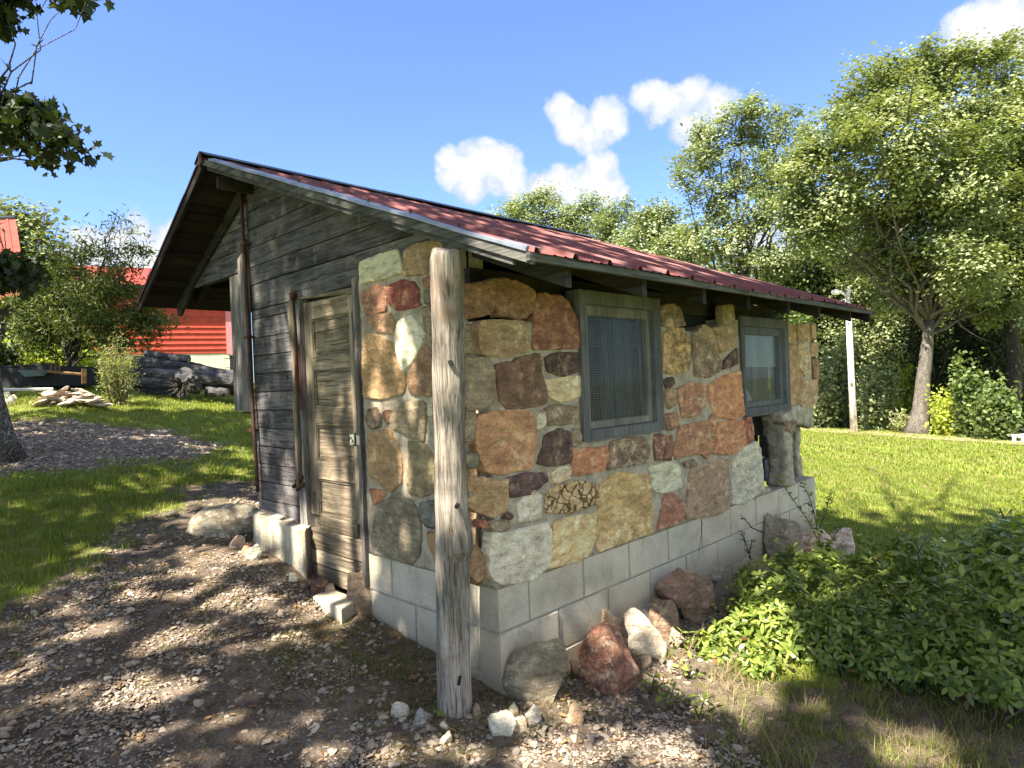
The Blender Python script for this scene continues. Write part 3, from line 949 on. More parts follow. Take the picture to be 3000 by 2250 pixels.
for c, (z0, first) in enumerate(((ZB - BH, .2045), (ZB - 2 * BH, .4064), (ZB - 3 * BH, .2045), (ZB - 4 * BH, .4064))):
    u = 0.0; nxt = first
    while u < 3.83:
        block(u, min(nxt, 3.83), z0, z0 + BH, True, depth=.14)
        u, nxt = nxt, nxt + BL
    u = .14; nxt = .4064 if c % 2 == 0 else .2032
    if nxt - u < .05: u = .2032; nxt = .6096
    block(.141, nxt, z0, z0 + BH, False) if nxt > .2 and u < .2 and nxt - .141 > .05 else None
    u = nxt
    while u < 1.025:
        nx2 = min(u + BL, 1.03)
        block(u, nx2, z0, z0 + BH, False); u = nx2
jm = MB(); jm.lohi((.006, .006, -.25), (3.825, .13, ZB - .004)); jm.lohi((.006, .131, -.25), (.13, 1.028, ZB - .004))
jm.build('mortar_joint', M['joint'], shed)
# corner returns of blocks on the front face (ends of the side wall blocks are at y 0..0.14)
# slender crack in the block wall
cr = MB()
pts = [on(px, py, 1, -.001) for px, py in [(2057, 1525), (2055, 1560), (2050, 1600), (2045, 1630), (2038, 1652), (2032, 1672)]]
cr.tube(pts, [.0022] * 6, 5); cr.build('crack', M['dark'], shed)

# ---- things seen through the collapsed hole: inner block wythe, rough concrete pillar, ledge
ib = []
for r in range(4):
    z0 = ZB + .003 + r * .19
    for (a, b) in ((2.30, 2.62), (2.628, 2.86), (3.30, 3.55), (3.558, 3.82)):
        off = .16 if b < 2.9 else .20
        sh = .0 if r % 2 == 0 else .11
        m = MB(); m.lohi((a + (sh if a > 2.4 else 0), off + RND.uniform(0, .012), z0 + .006), (b + (sh if b < 2.7 else 0), off + .1, z0 + .184))
        m.build('inner_block', plain_block := M.setdefault('inner', plain('grey_inner_block', (.15, .16, .165), .95, nscale=30, var=.35, bmp=.6)), shed, bevel=.006)


def rubble(name, pts, radii, seed, matl, n=10, sub=16, amp=.25):
    P = []; Rr = []
    for i in range(len(pts) - 1):
        for k in range(sub):
            s = k / sub
            P.append([pts[i][j] * (1 - s) + pts[i + 1][j] * s for j in range(3)]); Rr.append(radii[i] * (1 - s) + radii[i + 1] * s)
    P.append(pts[-1]); Rr.append(radii[-1])
    m = MB(); m.tube(P, Rr, n=n * 3)
    V = []
    for v in m.v:
        q = Vector(v); c = Vector(P[min(range(len(P)), key=lambda i: (Vector(P[i]) - q).length)]); o_ = q - c
        if o_.length > 1e-6:
            mx_ = max(abs(o_.x), abs(o_.y), abs(o_.z)) / o_.length; q = c + o_ * (.86 / mx_)
        a = noise.noise(q * 18 + Vector((seed, 0, 0))) * amp * .05 + noise.noise(q * 50 + Vector((0, seed, 0))) * amp * .045 + noise.noise(q * 110) * amp * .02
        V.append(q + (q - c).normalized() * a)
    return link(name, mesh(name, V, m.f, True), shed, matl)


pa_, pb_ = on(2296, 1425, 1, .05), on(2288, 1245, 1, .03)
rubble('broken_mortar_pillar', [(pa_[0], .07, ZB), (pa_[0] - .01, .06, .85), (pb_[0], .05, 1.05), (pb_[0] - .02, .06, 1.19)], [.10, .085, .095, .11], 3, M['mortar'], amp=.26)
pc_, pd_ = on(2300, 1225, 1, 0), on(2392, 1238, 1, 0)
rubble('broken_ledge', [(pc_[0] - .12, .07, 1.175), (pc_[0] + .2, .06, 1.16), (3.72, .07, 1.13), (3.86, .08, 1.08)], [.05, .075, .095, .06], 8, M['mortar'], amp=.26)
rubble('end_mortar_pillar', [(3.80, .16, ZB - .01), (3.79, .16, .85), (3.80, .15, 1.1)], [.06, .05, .05], 12, M['mortar'], amp=.26)
wall_stone('Z3', [(1345, 1345), (1445, 1330), (1440, 1420), (1370, 1415)], True, GBR, proud=.04)

# ---- dark interior shell
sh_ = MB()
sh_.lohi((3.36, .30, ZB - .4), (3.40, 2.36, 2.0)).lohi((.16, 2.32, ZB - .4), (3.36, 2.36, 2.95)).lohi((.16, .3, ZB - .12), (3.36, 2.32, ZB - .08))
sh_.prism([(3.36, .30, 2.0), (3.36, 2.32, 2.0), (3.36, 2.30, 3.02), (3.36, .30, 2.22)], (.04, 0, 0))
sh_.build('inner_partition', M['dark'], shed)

# ---- windows
def window(W, depth_glass, kind):
    x0, x1, z0, z1 = W
    r = None
    fr = MB(); t = .052
    y0, y1 = -.022, .075
    fr.lohi((x0, y0, z0), (x0 + t, y1, z1)); fr.lohi((x1 - t * 1.5, y0, z0), (x1, y1, z1))
    fr.lohi((x0 + t, y0 + .001, z1 - t * 1.35), (x1 - t * 1.5, y1, z1)); fr.lohi((x0 + t, y0 - .004, z0), (x1 - t * 1.5, y1, z0 + t))
    w = fr.build('window', M['frame'], shed, bevel=.003)
    ROOT_LOC[w.name] = Vector((0, 0, 0))

    def sub(m, n, mt, **k):
        o = m.build(n, mt, None, **k); o.parent = w; return o
    a0, a1, b0, b1 = x0 + t + .004, x1 - t * 1.5 - .004, z0 + t + .004, z1 - t * 1.35 - .004
    s = .038; sm = MB(); sy0, sy1 = .006, .045
    sm.lohi((a0, sy0, b0), (a0 + s, sy1, b1)); sm.lohi((a1 - s, sy0, b0), (a1, sy1, b1))
    sm.lohi((a0 + s, sy0 + .001, b1 - s * 1.4), (a1 - s, sy1, b1)); sm.lohi((a0 + s, sy0 + .001, b0), (a1 - s, sy1, b0 + s))
    sub(sm, 'sash', M['sash'] if kind == 1 else M['frame'], bevel=.002)
    g = MB(); g.lohi((a0 + s, .026, b0 + s), (a1 - s, .030, b1 - s)); sub(g, 'pane', M['glass'])
    wm = MB(); p = .0125; th = .0009
    wx0, wx1, wz0, wz1 = x0 + .012, x1 - .014, z0 - .01, z1 - .01
    yy = -.0265
    for x in np.arange(wx0, wx1, p): wm.lohi((x, yy - th, wz0), (x + th * 1.3, yy, wz1))
    for z in np.arange(wz0, wz1, p): wm.lohi((wx0, yy, z), (wx1, yy + th, z + th * 1.3))
    o = sub(wm, 'screen_mesh', M['wire']); o['kind'] = 'stuff'
    return w, sub, (a0 + s, a1 - s, b0 + s, b1 - s)


w1, sub1, (a0, a1, b0, b1) = window(W1, 0, 1)
for k in range(5):
    m = MB(); xx = a0 + .24 + k * .058
    m.lohi((xx, .10 + .01 * (k % 2), b0 - .05), (xx + .054, .118 + .01 * (k % 2), b1 + .03)); sub1(m, 'inner_plank', M['curtain'])
w2, sub2, (a0, a1, b0, b1) = window(W2, 0, 2)
zm = b0 + (b1 - b0) * .50
m = MB(); m.lohi((a0 - .02, .04, zm), (a1 + .02, .043, b1 + .03)); sub2(m, 'roller_blind', M['shade'])
for k in range(4):
    m = MB(); xx = a0 + .26 + k * .11
    m.lohi((xx, .12, b0 - .04), (xx + .07, .14, zm + .05)); sub2(m, 'inner_plank', M['curtain'])
m = MB(); m.prism([(a0 + .0, .022, b0 + .01), (a0 + .13, .022, b0 + .01), (a0 + .0, .022, b0 + .15)], (0, -.003, 0)); sub2(m, 'broken_glass', M['shade'])

# ---- gable boards (front wall of timber)
def bz(px, py):
    return on(px, py, 0, 0)[2]


seams_hi = [bz(741, 834), bz(739, 782), bz(737, 726), bz(728, 621)]
low = [.66, .777, .903, 1.027, 1.147, 1.273, 1.398, 1.523, 1.649, 1.774, 1.90, 2.03]


def board(y0, y1, z0, z1, matl='wood_y', xoff=None, name='board', clip=True, thick=.022):
    g = .0034; xo = RND.uniform(-.004, .004) if xoff is None else xoff
    z0 += g; z1 -= g
    n = 60 if clip and z1 > 2.2 else 6; top = []; bot = []
    for i in range(n + 1):
        y = y0 + (y1 - y0) * i / n
        tz = z1 + .0006 * math.sin(y * 19 + z0 * 40)
        if clip: tz = min(tz, roofz(y) - .030)
        if tz <= z0 + .001: continue
        top.append((xo, y, tz)); bot.append((xo, y, z0))
    if len(top) < 2: return None
    m = MB(); m.prism(bot + top[::-1], (thick, 0, 0))
    return m.build(name, M[matl], shed)


for a, b in zip(low[:-1], low[1:]):
    board(1.755, 2.396, a, b)
hz = [2.03, 2.12] + seams_hi[:1]
board(1.03, 2.396, 2.096, seams_hi[0]); board(1.755, 2.396, 2.03, 2.094)
zz = [seams_hi[0], seams_hi[1], seams_hi[2], seams_hi[2] + .125, seams_hi[3], 2.92, 3.02]
for a, b in zip(zz[:-1], zz[1:]):
    board(.02, 2.405, a, b)
board(.10, 1.03, 2.14, seams_hi[0])
# boards left of the pipe over the open bay
for a, b in ((2.39, 2.545), (2.545, 2.70), (2.70, 2.86), (2.86, 3.0)):
    board(2.41, 3.47 if a < 2.4 else 3.3, a, b, xoff=-.002)
m = MB(); m.prism([(.036, .16, ZB), (.036, 2.403, ZB - .1), (.036, 2.403, 2.38), (.036, 3.40, 2.395), (.036, 3.38, 2.44), (.036, 2.31, 3.03), (.036, .16, 2.16)], (.012, 0, 0)); m.build('gap_backing', M['dark'], shed)  # dark slab added behind the boards to stop daylight leaking through the seams
# hanging uprights beside the pipe
for (ya, yb, za, zb, xo) in ((2.405, 2.55, 1.385, 2.60, -.022), (2.557, 2.71, 1.392, 2.375, -.018)):
    m = MB(); m.lohi((xo, ya, za), (xo + .022, yb, zb)); m.build('upright_board', M['wood_z'], shed, bevel=.002)
m = MB(); m.lohi((-.0005, 2.44, 1.372), (.05, 2.60, 1.40)); m.build('cleat', M['dark'], shed)
# corner upright and open-bay back wall seen in the dark
m = MB(); m.lohi((.03, 2.38, .35), (.12, 2.47, 3.0)); m.build('corner_post', M['dark'], shed)
m = MB(); m.prism([(.02, 2.40, .42), (.02, 2.50, .45), (.02, 2.40, .80)], (.08, 0, 0)); m.build('brace', M['dark'], shed)
# conduit
m = MB(); m.tube([(-.036, 2.412, 2.965), (-.036, 2.405, 2.7), (-.035, 2.395, 2.2), (-.034, 2.37, 1.5), (-.034, 2.345, 1.1), (-.034, 2.335, .83)], [.012] * 6, 10)
m.build('rusty_conduit', M['rust'], shed, True)
for z in (2.55, 1.9, 1.25):
    m = MB(); m.lohi((-.05, 2.36, z), (-.003, 2.43, z + .018)); m.build('pipe_strap', M['rust'], shed)

# ---- door and its frame
D0, D1 = 1.065, 1.655
m = MB(); m.lohi((-.028, D1 + .004, .30), (.05, D1 + .092, 2.12)); m.build('door_jamb', M['wood_z'], shed, bevel=.003)
m = MB(); m.lohi((-.022, 1.026, .42), (.05, 1.062, 2.13)); m.build('door_jamb', M['wood_z'], shed, bevel=.003)
m = MB(); m.prism([(-.014, 1.062, 2.052), (-.014, D1 + .004, 2.090), (-.014, D1 + .004, 2.098), (-.014, 1.062, 2.085)], (.05, 0, 0)); m.build('door_head', M['door_y'], shed)
dz = lambda py, px=960: bz(px, py)
rails = [(dz(1703) - .01, dz(1660)), (dz(1660), dz(1616)), (dz(1616), dz(1555)), (dz(1555), dz(1515)), (dz(1407), dz(1352)), (dz(1248), dz(1195)), (dz(1083), dz(1032)), (dz(928), 2.062)]
dm = MB(); dm.lohi((.018, D0 + .004, rails[0][0]), (.040, D1 - .004, 2.06))
door = dm.build('door', M['door_y'], shed)
door['label'] = 'bleached panelled door with a steel hasp'


def dsub(m, n, mt, **k):
    o = m.build(n, mt, None, **k); o.parent = door; return o


sw = .095
for (a, b, sd) in ((D1 - sw, D1 - .003, 0), (D0 + .003, D0 + .07, 1)):
    m = MB(); m.lohi((.0, a, dz(1515) if sd == 0 else dz(1515)), (.017, b, 2.062)); dsub(m, 'stile', M['door_z'], bevel=.003)
for i, (za, zb) in enumerate(rails):
    m = MB()
    if i < 3: m.lohi((-.006 - .003 * i, D0 + .003, za + .0035), (.017, D1 - .003, zb - .0035))
    else: m.lohi((.001, D0 + .071, za + .001), (.017, D1 - sw - .001, zb - .001))
    dsub(m, 'rail', M['door_y'], bevel=.003)
pan = [(dz(1515), dz(1407)), (dz(1352), dz(1248)), (dz(1195), dz(1083)), (dz(1032), dz(928))]
for (za, zb) in pan:
    ya, yb = D0 + .071, D1 - sw - .001
    m = MB()
    for (p0, p1) in (((ya, za), (yb, za + .012)), ((ya, zb - .012), (yb, zb)), ((ya, za + .012), (ya + .012, zb - .012)), ((yb - .012, za + .012), (yb, zb - .012))):
        m.lohi((.007, p0[0], p0[1]), (.0175, p1[0], p1[1]))
    dsub(m, 'panel_moulding', M['door_y'])
    m = MB(); c = .03
    o = [(.0165, ya + .012, za + .012), (.0165, yb - .012, za + .012), (.0165, yb - .012, zb - .012), (.0165, ya + .012, zb - .012)]
    i_ = [(.010, ya + .012 + c, za + .012 + c * .6), (.010, yb - .012 - c, za + .012 + c * .6), (.010, yb - .012 - c, zb - .012 - c * .6), (.010, ya + .012 + c, zb - .012 - c * .6)]
    m.v = [tuple(p) for p in o + i_]; m.f = [(4, 5, 6, 7), (0, 1, 5, 4), (1, 2, 6, 5), (2, 3, 7, 6), (3, 0, 4, 7)]
    dsub(m, 'panel', M['door_y'])
# hasp
hp = on(1000, 1228, 0, -.004)
m = MB(); m.lohi((-.006, 1.068, 1.205), (-.001, 1.165, 1.262)); dsub(m, 'hasp_plate', M['steel'], bevel=.001)
m = MB(); m.lohi((-.012, 1.098, 1.198), (-.0065, 1.107, 1.270)); m.lohi((-.012, 1.062, 1.198), (-.0065, 1.067, 1.270)); dsub(m, 'hasp_slot', M['black'])
m = MB(); ring = [(-.018 - .004 * math.sin(a), 1.130 + .012 * math.cos(a), 1.232 + .016 * math.sin(a)) for a in np.linspace(0, 5.2, 14)]
m.tube(ring, [.003] * 14, 6); dsub(m, 'hasp_ring', M['black'], smooth=True)
m = MB(); ring = [(-.018, 1.083 + .008 * math.cos(a), 1.232 + .014 * math.sin(a)) for a in np.linspace(.5, 5.2, 12)]
m.tube(ring, [.0025] * 12, 6); dsub(m, 'hasp_ring', M['black'], smooth=True)
m = MB(); m.lohi((-.030, 1.03, 1.21), (-.023, 1.058, 1.262)); m.build('hasp_keeper', M['steel'], shed, bevel=.001)
m = MB(); m.prism([(-.004, 1.066, 1.56), (-.004, 1.088, 1.60), (-.004, 1.100, 1.93), (-.004, 1.078, 2.0), (-.004, 1.066, 2.0)], (.012, 0, 0)); m.build('maroon_batten', M['maroon'], shed)
m = MB(); m.lohi((-.0305, D1 + .006, 1.40), (-.027, D1 + .030, 1.80)); m.build('paint_remnant', M['maroon'], shed)

# bark-stripped branch nailed beside the door
bp = [(858, 856), (853, 885), (852, 905), (856, 960), (862, 1040), (866, 1130), (864, 1200), (871, 1290), (873, 1370), (874, 1428)]
pts = [on(px, py, 0, -.05) for px, py in bp]
m = MB(); m.tube(pts, [.014, .015, .021, .019, .017, .017, .015, .014, .014, .011], 10, wob=.35, seed=4)
pts2 = [on(px, py, 0, -.055) for px, py in [(846, 890), (848, 930), (853, 990), (862, 1060), (868, 1150)]]
m.tube(pts2, [.008, .011, .011, .010, .007], 8, wob=.4, seed=9)
m.build('nailed_branch', M['door_z'], shed, True)
m = MB(); kp = on(856, 865, 0, -.06); m.tube([kp + np.array([0, 0, -.03]), kp, kp + np.array([.02, 0, .035])], [.012, .024, .012], 8, wob=.5, seed=2)
m.build('branch_knot', M['rust'], shed, True)
m = MB()
for (px, py, r) in ((862, 1425, .016), (871, 1412, .02), (880, 1400, .018), (884, 1422, .015), (872, 1432, .016)):
    q = on(px, py, 0, -.045); m.tube([q + np.array([-.01, 0, -.01]), q, q + np.array([.015, 0, .012])], [r * .4, r, r * .5], 7, wob=.4, seed=px)
m.build('rusty_hook', M['rust'], shed, True)

# ---- concrete stub wall left of the door
m = MB()
yA, yB = 1.545, 2.30
N_ = 18; V = []; Fc = []
tops = []
for i in range(N_ + 1):
    y = yA + (yB - yA) * i / N_
    tops.append((y, .665 + .03 * (y - yA) + .012 * noise.noise(Vector((y * 9, 0, 0))) + .006 * noise.noise(Vector((y * 30, 1, 0)))))
st = MB(); XS = -.085; yA, yB = 1.585, 2.315
tops = [(yA + (yB - yA) * i / N_, .668 + .028 * i / N_ + .012 * noise.noise(Vector((i * .6, 0, 0))) + .007 * noise.noise(Vector((i * 1.9, 1, 0)))) for i in range(N_ + 1)]
n_ = len(tops)
for (y, z) in tops:
    yb = yA + .115 + (y - yA) * (yB + .03 - yA - .115) / (yB - yA)
    st.v += [(XS, y, .05), (XS + .004 * noise.noise(Vector((y * 8, 3, 0))), y, z), (-.001, yb, z + .012), (-.001, yb, .05)]
for i in range(n_ - 1):
    k = i * 4; st.f += [(k, k + 4, k + 5, k + 1), (k + 1, k + 5, k + 6, k + 2)]
k = 4 * (n_ - 1); st.f += [(0, 1, 2, 3), (k + 3, k + 2, k + 1, k)]
st.build('concrete_footing', M['stub'], shed)
for (y, w_, z) in ((2.24, .12, .700), (2.02, .16, .694), (1.86, .10, .688), (1.66, .08, .676)):
    m = MB(); k = 9; pts_ = [(-.045 + .036 * math.cos(a) * RND.uniform(.7, 1.1), y + w_ * .5 * math.sin(a) * RND.uniform(.75, 1.1), z - .004) for a in np.linspace(0, 6.28, k + 1)[:-1]]
    m.prism(pts_, (0, 0, .010)); m.build('mortar_cap', M['mortar'], shed, bevel=.003)

# ---- roof: ribbed sheets
def roof_side(right):
    """sheets of 0.914 m, ribs every 0.2286 m with a trapezoid section"""
    ribs = .2286; x = -.18
    prof_h = [(0, 0), (.072, 0), (.078, .004), (.088, .004), (.094, 0), (.135, 0), (.141, .004), (.151, .004), (.157, 0), (.188, 0), (.200, .020), (.2165, .020), (.2286, 0)]
    xs = []
    x0 = .035 - .2085 - .2286
    k = 0
    sheets = []
    cur = x0
    while cur < XF:
        sheets.append((cur, min(cur + .9144, XF + .001))); cur += .9144
    for si, (sa, sb) in enumerate(sheets):
        pts = []
        q = sa
        while q < sb - 1e-4:
            for (dx, h) in prof_h[:-1]:
                if q + dx < sb - 1e-6: pts.append((q + dx, h))
            q += ribs
        pts.append((sb, 0))
        ys = ([YE - .016] + list(np.linspace(YE, YR - .01, 9))) if right else list(np.linspace(YR + .01, YL, 7))
        V = []; Fc = []; n = len(pts)
        lift = .004 * (si % 2)
        for y in ys:
            xf = xfront(y)
            for (xx, h) in pts:
                wv = .006 * math.sin(xx * 2.2 + 1) + .003 * noise.noise(Vector((xx * 3, y * 2, 0)))
                V.append((max(xx, xf), y, roofz(y) + .022 + h + lift + wv))
        for a in range(len(ys) - 1):
            for b in range(n - 1):
                i0 = a * n + b
                if V[i0][0] == V[i0 + 1][0] and V[i0 + n][0] == V[i0 + n + 1][0]: continue
                f = (i0, i0 + 1, i0 + n + 1, i0 + n)
                Fc.append(f)
        o = link('roof_panel', mesh('roof_panel', V, Fc), shed, M['roof'])
        sm = o.modifiers.new('thick', 'SOLIDIFY'); sm.thickness = .0012


roof_side(True); roof_side(False)
# decking under the sheets: planks running along the ridge
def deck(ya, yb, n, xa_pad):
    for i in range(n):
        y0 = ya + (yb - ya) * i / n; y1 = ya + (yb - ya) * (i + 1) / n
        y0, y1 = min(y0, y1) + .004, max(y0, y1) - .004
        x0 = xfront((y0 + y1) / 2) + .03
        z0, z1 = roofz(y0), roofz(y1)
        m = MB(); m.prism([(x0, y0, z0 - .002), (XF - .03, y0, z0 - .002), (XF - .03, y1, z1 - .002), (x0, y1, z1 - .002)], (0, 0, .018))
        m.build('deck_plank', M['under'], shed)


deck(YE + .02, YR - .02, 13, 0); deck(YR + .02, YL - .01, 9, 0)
# rafters
for x in (.072, .62, 1.203, 1.769, 2.372, 2.925, 3.597):
    jit = RND.uniform(-.012, .012)
    m = MB()
    y0 = -.40 + jit; zt = roofz(y0) - .006; y1 = YR - .02; zb = roofz(y1) - .006
    m.prism([(x, y0, zt), (x, y0, zt - .098), (x, y1, zb - .098), (x, y1, zb)], (.038, 0, 0))
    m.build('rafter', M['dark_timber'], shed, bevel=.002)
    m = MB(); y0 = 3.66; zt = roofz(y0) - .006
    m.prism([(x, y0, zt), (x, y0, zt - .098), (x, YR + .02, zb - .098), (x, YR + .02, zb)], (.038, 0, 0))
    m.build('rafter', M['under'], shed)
# gable rafter of the open bay (its tail hangs below the roof)
m = MB(); ta = on(532, 925, 0, -.02); tb = on(540, 890, 0, -.02)
m.prism([(-.026, 3.80, roofz(3.8) - .006), (-.026, 3.80, 2.20), (-.026, 3.74, 2.19), (-.026, 3.40, 2.42), (-.026, YR + .1, roofz(YR + .1) - .12), (-.026, YR + .1, roofz(YR + .1) - .006)], (.022, 0, 0)); m.build('gable_rafter', M['dark_timber'], shed)
# lookouts under the front verge
for y in (1.9, 1.0, .1):
    pass
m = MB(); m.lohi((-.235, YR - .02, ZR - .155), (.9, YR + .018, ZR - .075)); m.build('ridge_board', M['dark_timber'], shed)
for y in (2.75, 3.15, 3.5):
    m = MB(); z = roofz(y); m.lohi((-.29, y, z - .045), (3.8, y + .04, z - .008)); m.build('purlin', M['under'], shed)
# verge boards and metal rake trim following the (skewed) front edge
def verge(ya, yb, z_hi, z_lo, xo, th, name, mt, n=10, sub=0):
    m = MB(); P = []
    for y, z in ((ya, roofz(ya)), (yb, roofz(yb))):
        P.append((xfront(y) + xo, y, z))
    a, b = P
    m.prism([(a[0], a[1], a[2] + z_hi), (b[0], b[1], b[2] + z_hi), (b[0], b[1], b[2] + z_lo), (a[0], a[1], a[2] + z_lo)], (th, 0, 0))
    return m.build(name, M[mt], shed, bevel=.002)


verge(YR, YE - .003, .018, -.022, -.002, .022, 'verge_board', 'wood_slope')
verge(YR - .05, YE + .10, -.023, -.048, .010, .020, 'verge_board', 'wood_slope')
verge(YR, YL - .005, .010, -.045, -.002, .022, 'verge_board', 'under')
# shiny rake trim lapping on to the sheet
def rake(ya, yb, mt, w0, w1, name, hh=.014):
    m = MB(); n = 16; b0 = 0
    for i in range(n + 1):
        y = ya + (yb - ya) * i / n; xf = xfront(y); z = roofz(y) + .034 + .002 * math.sin(i * 1.7)
        w = w0 + (w1 - w0) * i / n
        dent = .004 * noise.noise(Vector((y * 9, 0, 0)))
        m.v += [(xf - .010, y, z - hh), (xf - .010, y, z + dent), (xf + w, y, z + .008 - dent)]
        if i:
            k = 3 * i
            m.f += [(k - 3, k, k + 1, k - 2), (k - 2, k + 1, k + 2, k - 1)]
    o = m.build(name, M[mt], shed)
    s = o.modifiers.new('t', 'SOLIDIFY'); s.thickness = .0012
    return o


rake(YR - .12, YE + .015, 'galv', .026, .050, 'rake_trim')
rake(YR + .02, YL - .02, 'ridge', .03, .03, 'rake_trim')
m = MB(); xf = xfront(YE)
m.box((xf + .035, YE + .075, ZE + .060), (.085, .13, .024), Matrix.Rotation(math.atan(SR), 3, 'X')); m.build('trim_end_cap', M['galv'], shed, bevel=.002)
m = MB()
for y in list(np.linspace(YR - .2, YE + .1, 9)):
    m.tube([(xfront(y) + .035, y, roofz(y) + .035), (xfront(y) + .035, y, roofz(y) + .052)], [.007, .005], 6)
for i in range(17):
    x = .12 + .2286 * i
    for y in (YE + .10, YE + 1.35):
        if x < XF: m.tube([(x, y + .01 * (i % 3), roofz(y) + .024), (x, y + .01 * (i % 3), roofz(y) + .036)], [.007, .005], 6)
o = m.build('roof_screw', M['rust'], shed); o['kind'] = 'stuff'
# ridge cap, in lapped lengths
xa = -.345
for i in range(3):
    xb = min(xa + 1.45, XF + .01)
    m = MB(); l = .003 * i
    for (dy, dz_) in ((-.10, -.010), (-.012, .034), (.012, .034), (.10, -.024)):
        for x in (xa, xb): m.v.append((x, YR + dy, ZR + .030 + dz_ + l))
    m.f = [(0, 1, 3, 2), (2, 3, 5, 4), (4, 5, 7, 6)]
    o = m.build('ridge_cap', M['ridge'], shed); s = o.modifiers.new('t', 'SOLIDIFY'); s.thickness = .004
    xa = xb - .04
# closure pieces between ribs under the ridge cap (dark notches)
m = MB(); m.prism([(-.345, YR - .045, ZR - .02), (-.345, YR + .035, ZR - .025), (-.345, YR + .012, ZR + .062), (-.345, YR - .012, ZR + .062)], (.006, 0, 0)); m.build('ridge_end_cap', M['rust'], shed)
# eave fascia
for (xa, xb) in ((xfront(YE) - .01, 2.02), (2.024, XF + .02)):
    m = MB(); m.lohi((xa, YE - .004, ZE - .010), (xb, YE + .018, ZE + .022)); m.build('fascia', M['wood_x'], shed, bevel=.002)
m = MB(); m.lohi((XF + .02, YE - .004, ZE - .01), (XF + .10, YE + .03, ZE + .015)); m.build('fascia_stub', M['dark'], shed)
verge(YR, YE, .012, -.08, XF - xfront(YE) - .04, .02, 'rear_verge', 'under')
# plate on top of the side wall
m = MB(); m.lohi((.0, .10, 1.93), (3.35, .16, 2.05)); m.build('wall_plate', M['dark_timber'], shed)
m = MB(); m.lohi((.05, .135, 1.70), (3.34, .16, 1.96)); m.build('dark_recess_strip', M['dark'], shed)  # black strip paints the darkness of the open recess under the eave
# ------------------------------------------------------------------ cedar post
def trace_tube(name, rows, yplane_fn, matl, label, cat, n=28, extra=None):
    """rows: (y_px, x_left, x_right) silhouettes -> a round post of real thickness"""
    pass


PB = np.array([-.215, .085]); PT = np.array([-.232, -.030])
zb_, zt_ = .02, 2.075
rows = [(735, 1262, 1352), (760, 1258, 1356), (800, 1260, 1360), (850, 1261, 1361), (900, 1264, 1358), (960, 1266, 1364), (1020, 1267, 1358), (1080, 1266, 1362), (1130, 1267, 1365), (1190, 1270, 1362), (1250, 1272, 1360), (1320, 1275, 1362), (1380, 1272, 1366), (1450, 1273, 1368), (1520, 1276, 1372), (1570, 1276, 1384), (1605, 1276, 1387), (1640, 1276, 1374), (1700, 1277, 1376), (1800, 1280, 1376), (1900, 1280, 1377), (2000, 1282, 1380), (2060, 1283, 1383), (2100, 1285, 1380)]
post_root = root('cedar_post', (PB[0], PB[1], float(gz(*PB))), 'rough barkless cedar post standing upright before the stone corner', 'post')
m = MB(); prevr = None
rr = []
for k in range(len(rows) - 1):
    y0, l0, r0 = rows[k]; y1, l1, r1 = rows[k + 1]
    for s in np.linspace(0, 1, 6)[:-1]: rr.append((y0 + (y1 - y0) * s, l0 + (l1 - l0) * s, r0 + (r1 - r0) * s))
rr.append(rows[-1])
V = []; Fc = []; n = 40
for i, (yy, l, r) in enumerate(rr):
    # find the height at which the axis is seen on this row
    lo, hi = -.1, 2.3
    for _ in range(25):
        mid = (lo + hi) / 2; s = (mid - zb_) / (zt_ - zb_); P = np.array([*(PB * (1 - s) + PT * s), mid]) - CP
        py = 1125 - FPX * (P @ Uv) / (P @ Fv)
        if py > yy: lo = mid
        else: hi = mid
    z = (lo + hi) / 2; s = (z - zb_) / (zt_ - zb_); ax = np.array([*(PB * (1 - s) + PT * s), z])
    d = (ax - CP) @ Fv; rad_ = (r - l) / 2 * d / FPX
    shift = ((l + r) / 2 - (1500 + FPX * ((ax - CP) @ Rv) / d)) * d / FPX
    c = ax + R0 * shift
    top = 1.0
    if i < 4: top = (.80, .93, .98, 1)[i]
    for k in range(n):
        a = 2 * math.pi * k / n
        g = noise.noise(Vector((math.cos(a) * 4.5, math.sin(a) * 4.5, z * .9))) * .07 + noise.noise(Vector((math.cos(a) * 12, math.sin(a) * 12, z * 1.2))) * .05
        rk = rad_ * top * (1 + g)
        V.append((c[0] + math.cos(a) * rk, c[1] + math.sin(a) * rk, z + (.012 * math.cos(a * 2 + 1) if i < 2 else 0)))
for i in range(len(rr) - 1):
    for k in range(n):
        k2 = (k + 1) % n
        Fc.append((i * n + k, (i + 1) * n + k, (i + 1) * n + k2, i * n + k2))
b_ = len(V); V.append((PT[0], PT[1], V[0][2] + .004))
for k in range(n): Fc.append((k, (k + 1) % n, b_))
V += [(v[0], v[1], v[2] - .25) for v in V[(len(rr) - 1) * n:len(rr) * n]]
for k in range(n):
    k2 = (k + 1) % n; Fc.append(((len(rr) - 1) * n + k, b_ + 1 + k, b_ + 1 + k2, (len(rr) - 1) * n + k2))
link('shaft', mesh('shaft', V, Fc, True), post_root, M['post'])
for (px, py, r) in ((1338, 1483, .009), (1320, 1062, .010), (1345, 2000, .007)):
    q = dep(px, py, 2.63); m = MB(); t = Fv
    m.tube([q + Fv * .0 - Fv * .012, q + Fv * .05], [r, r], 12); m.build('knot_hole', M['dark'], post_root)
m = MB(); q = dep(1379, 1450, 2.74); m.tube([q - R0 * .02, q, q + R0 * .014], [.010, .007, .001], 6); m.build('branch_stub', M['post'], post_root)


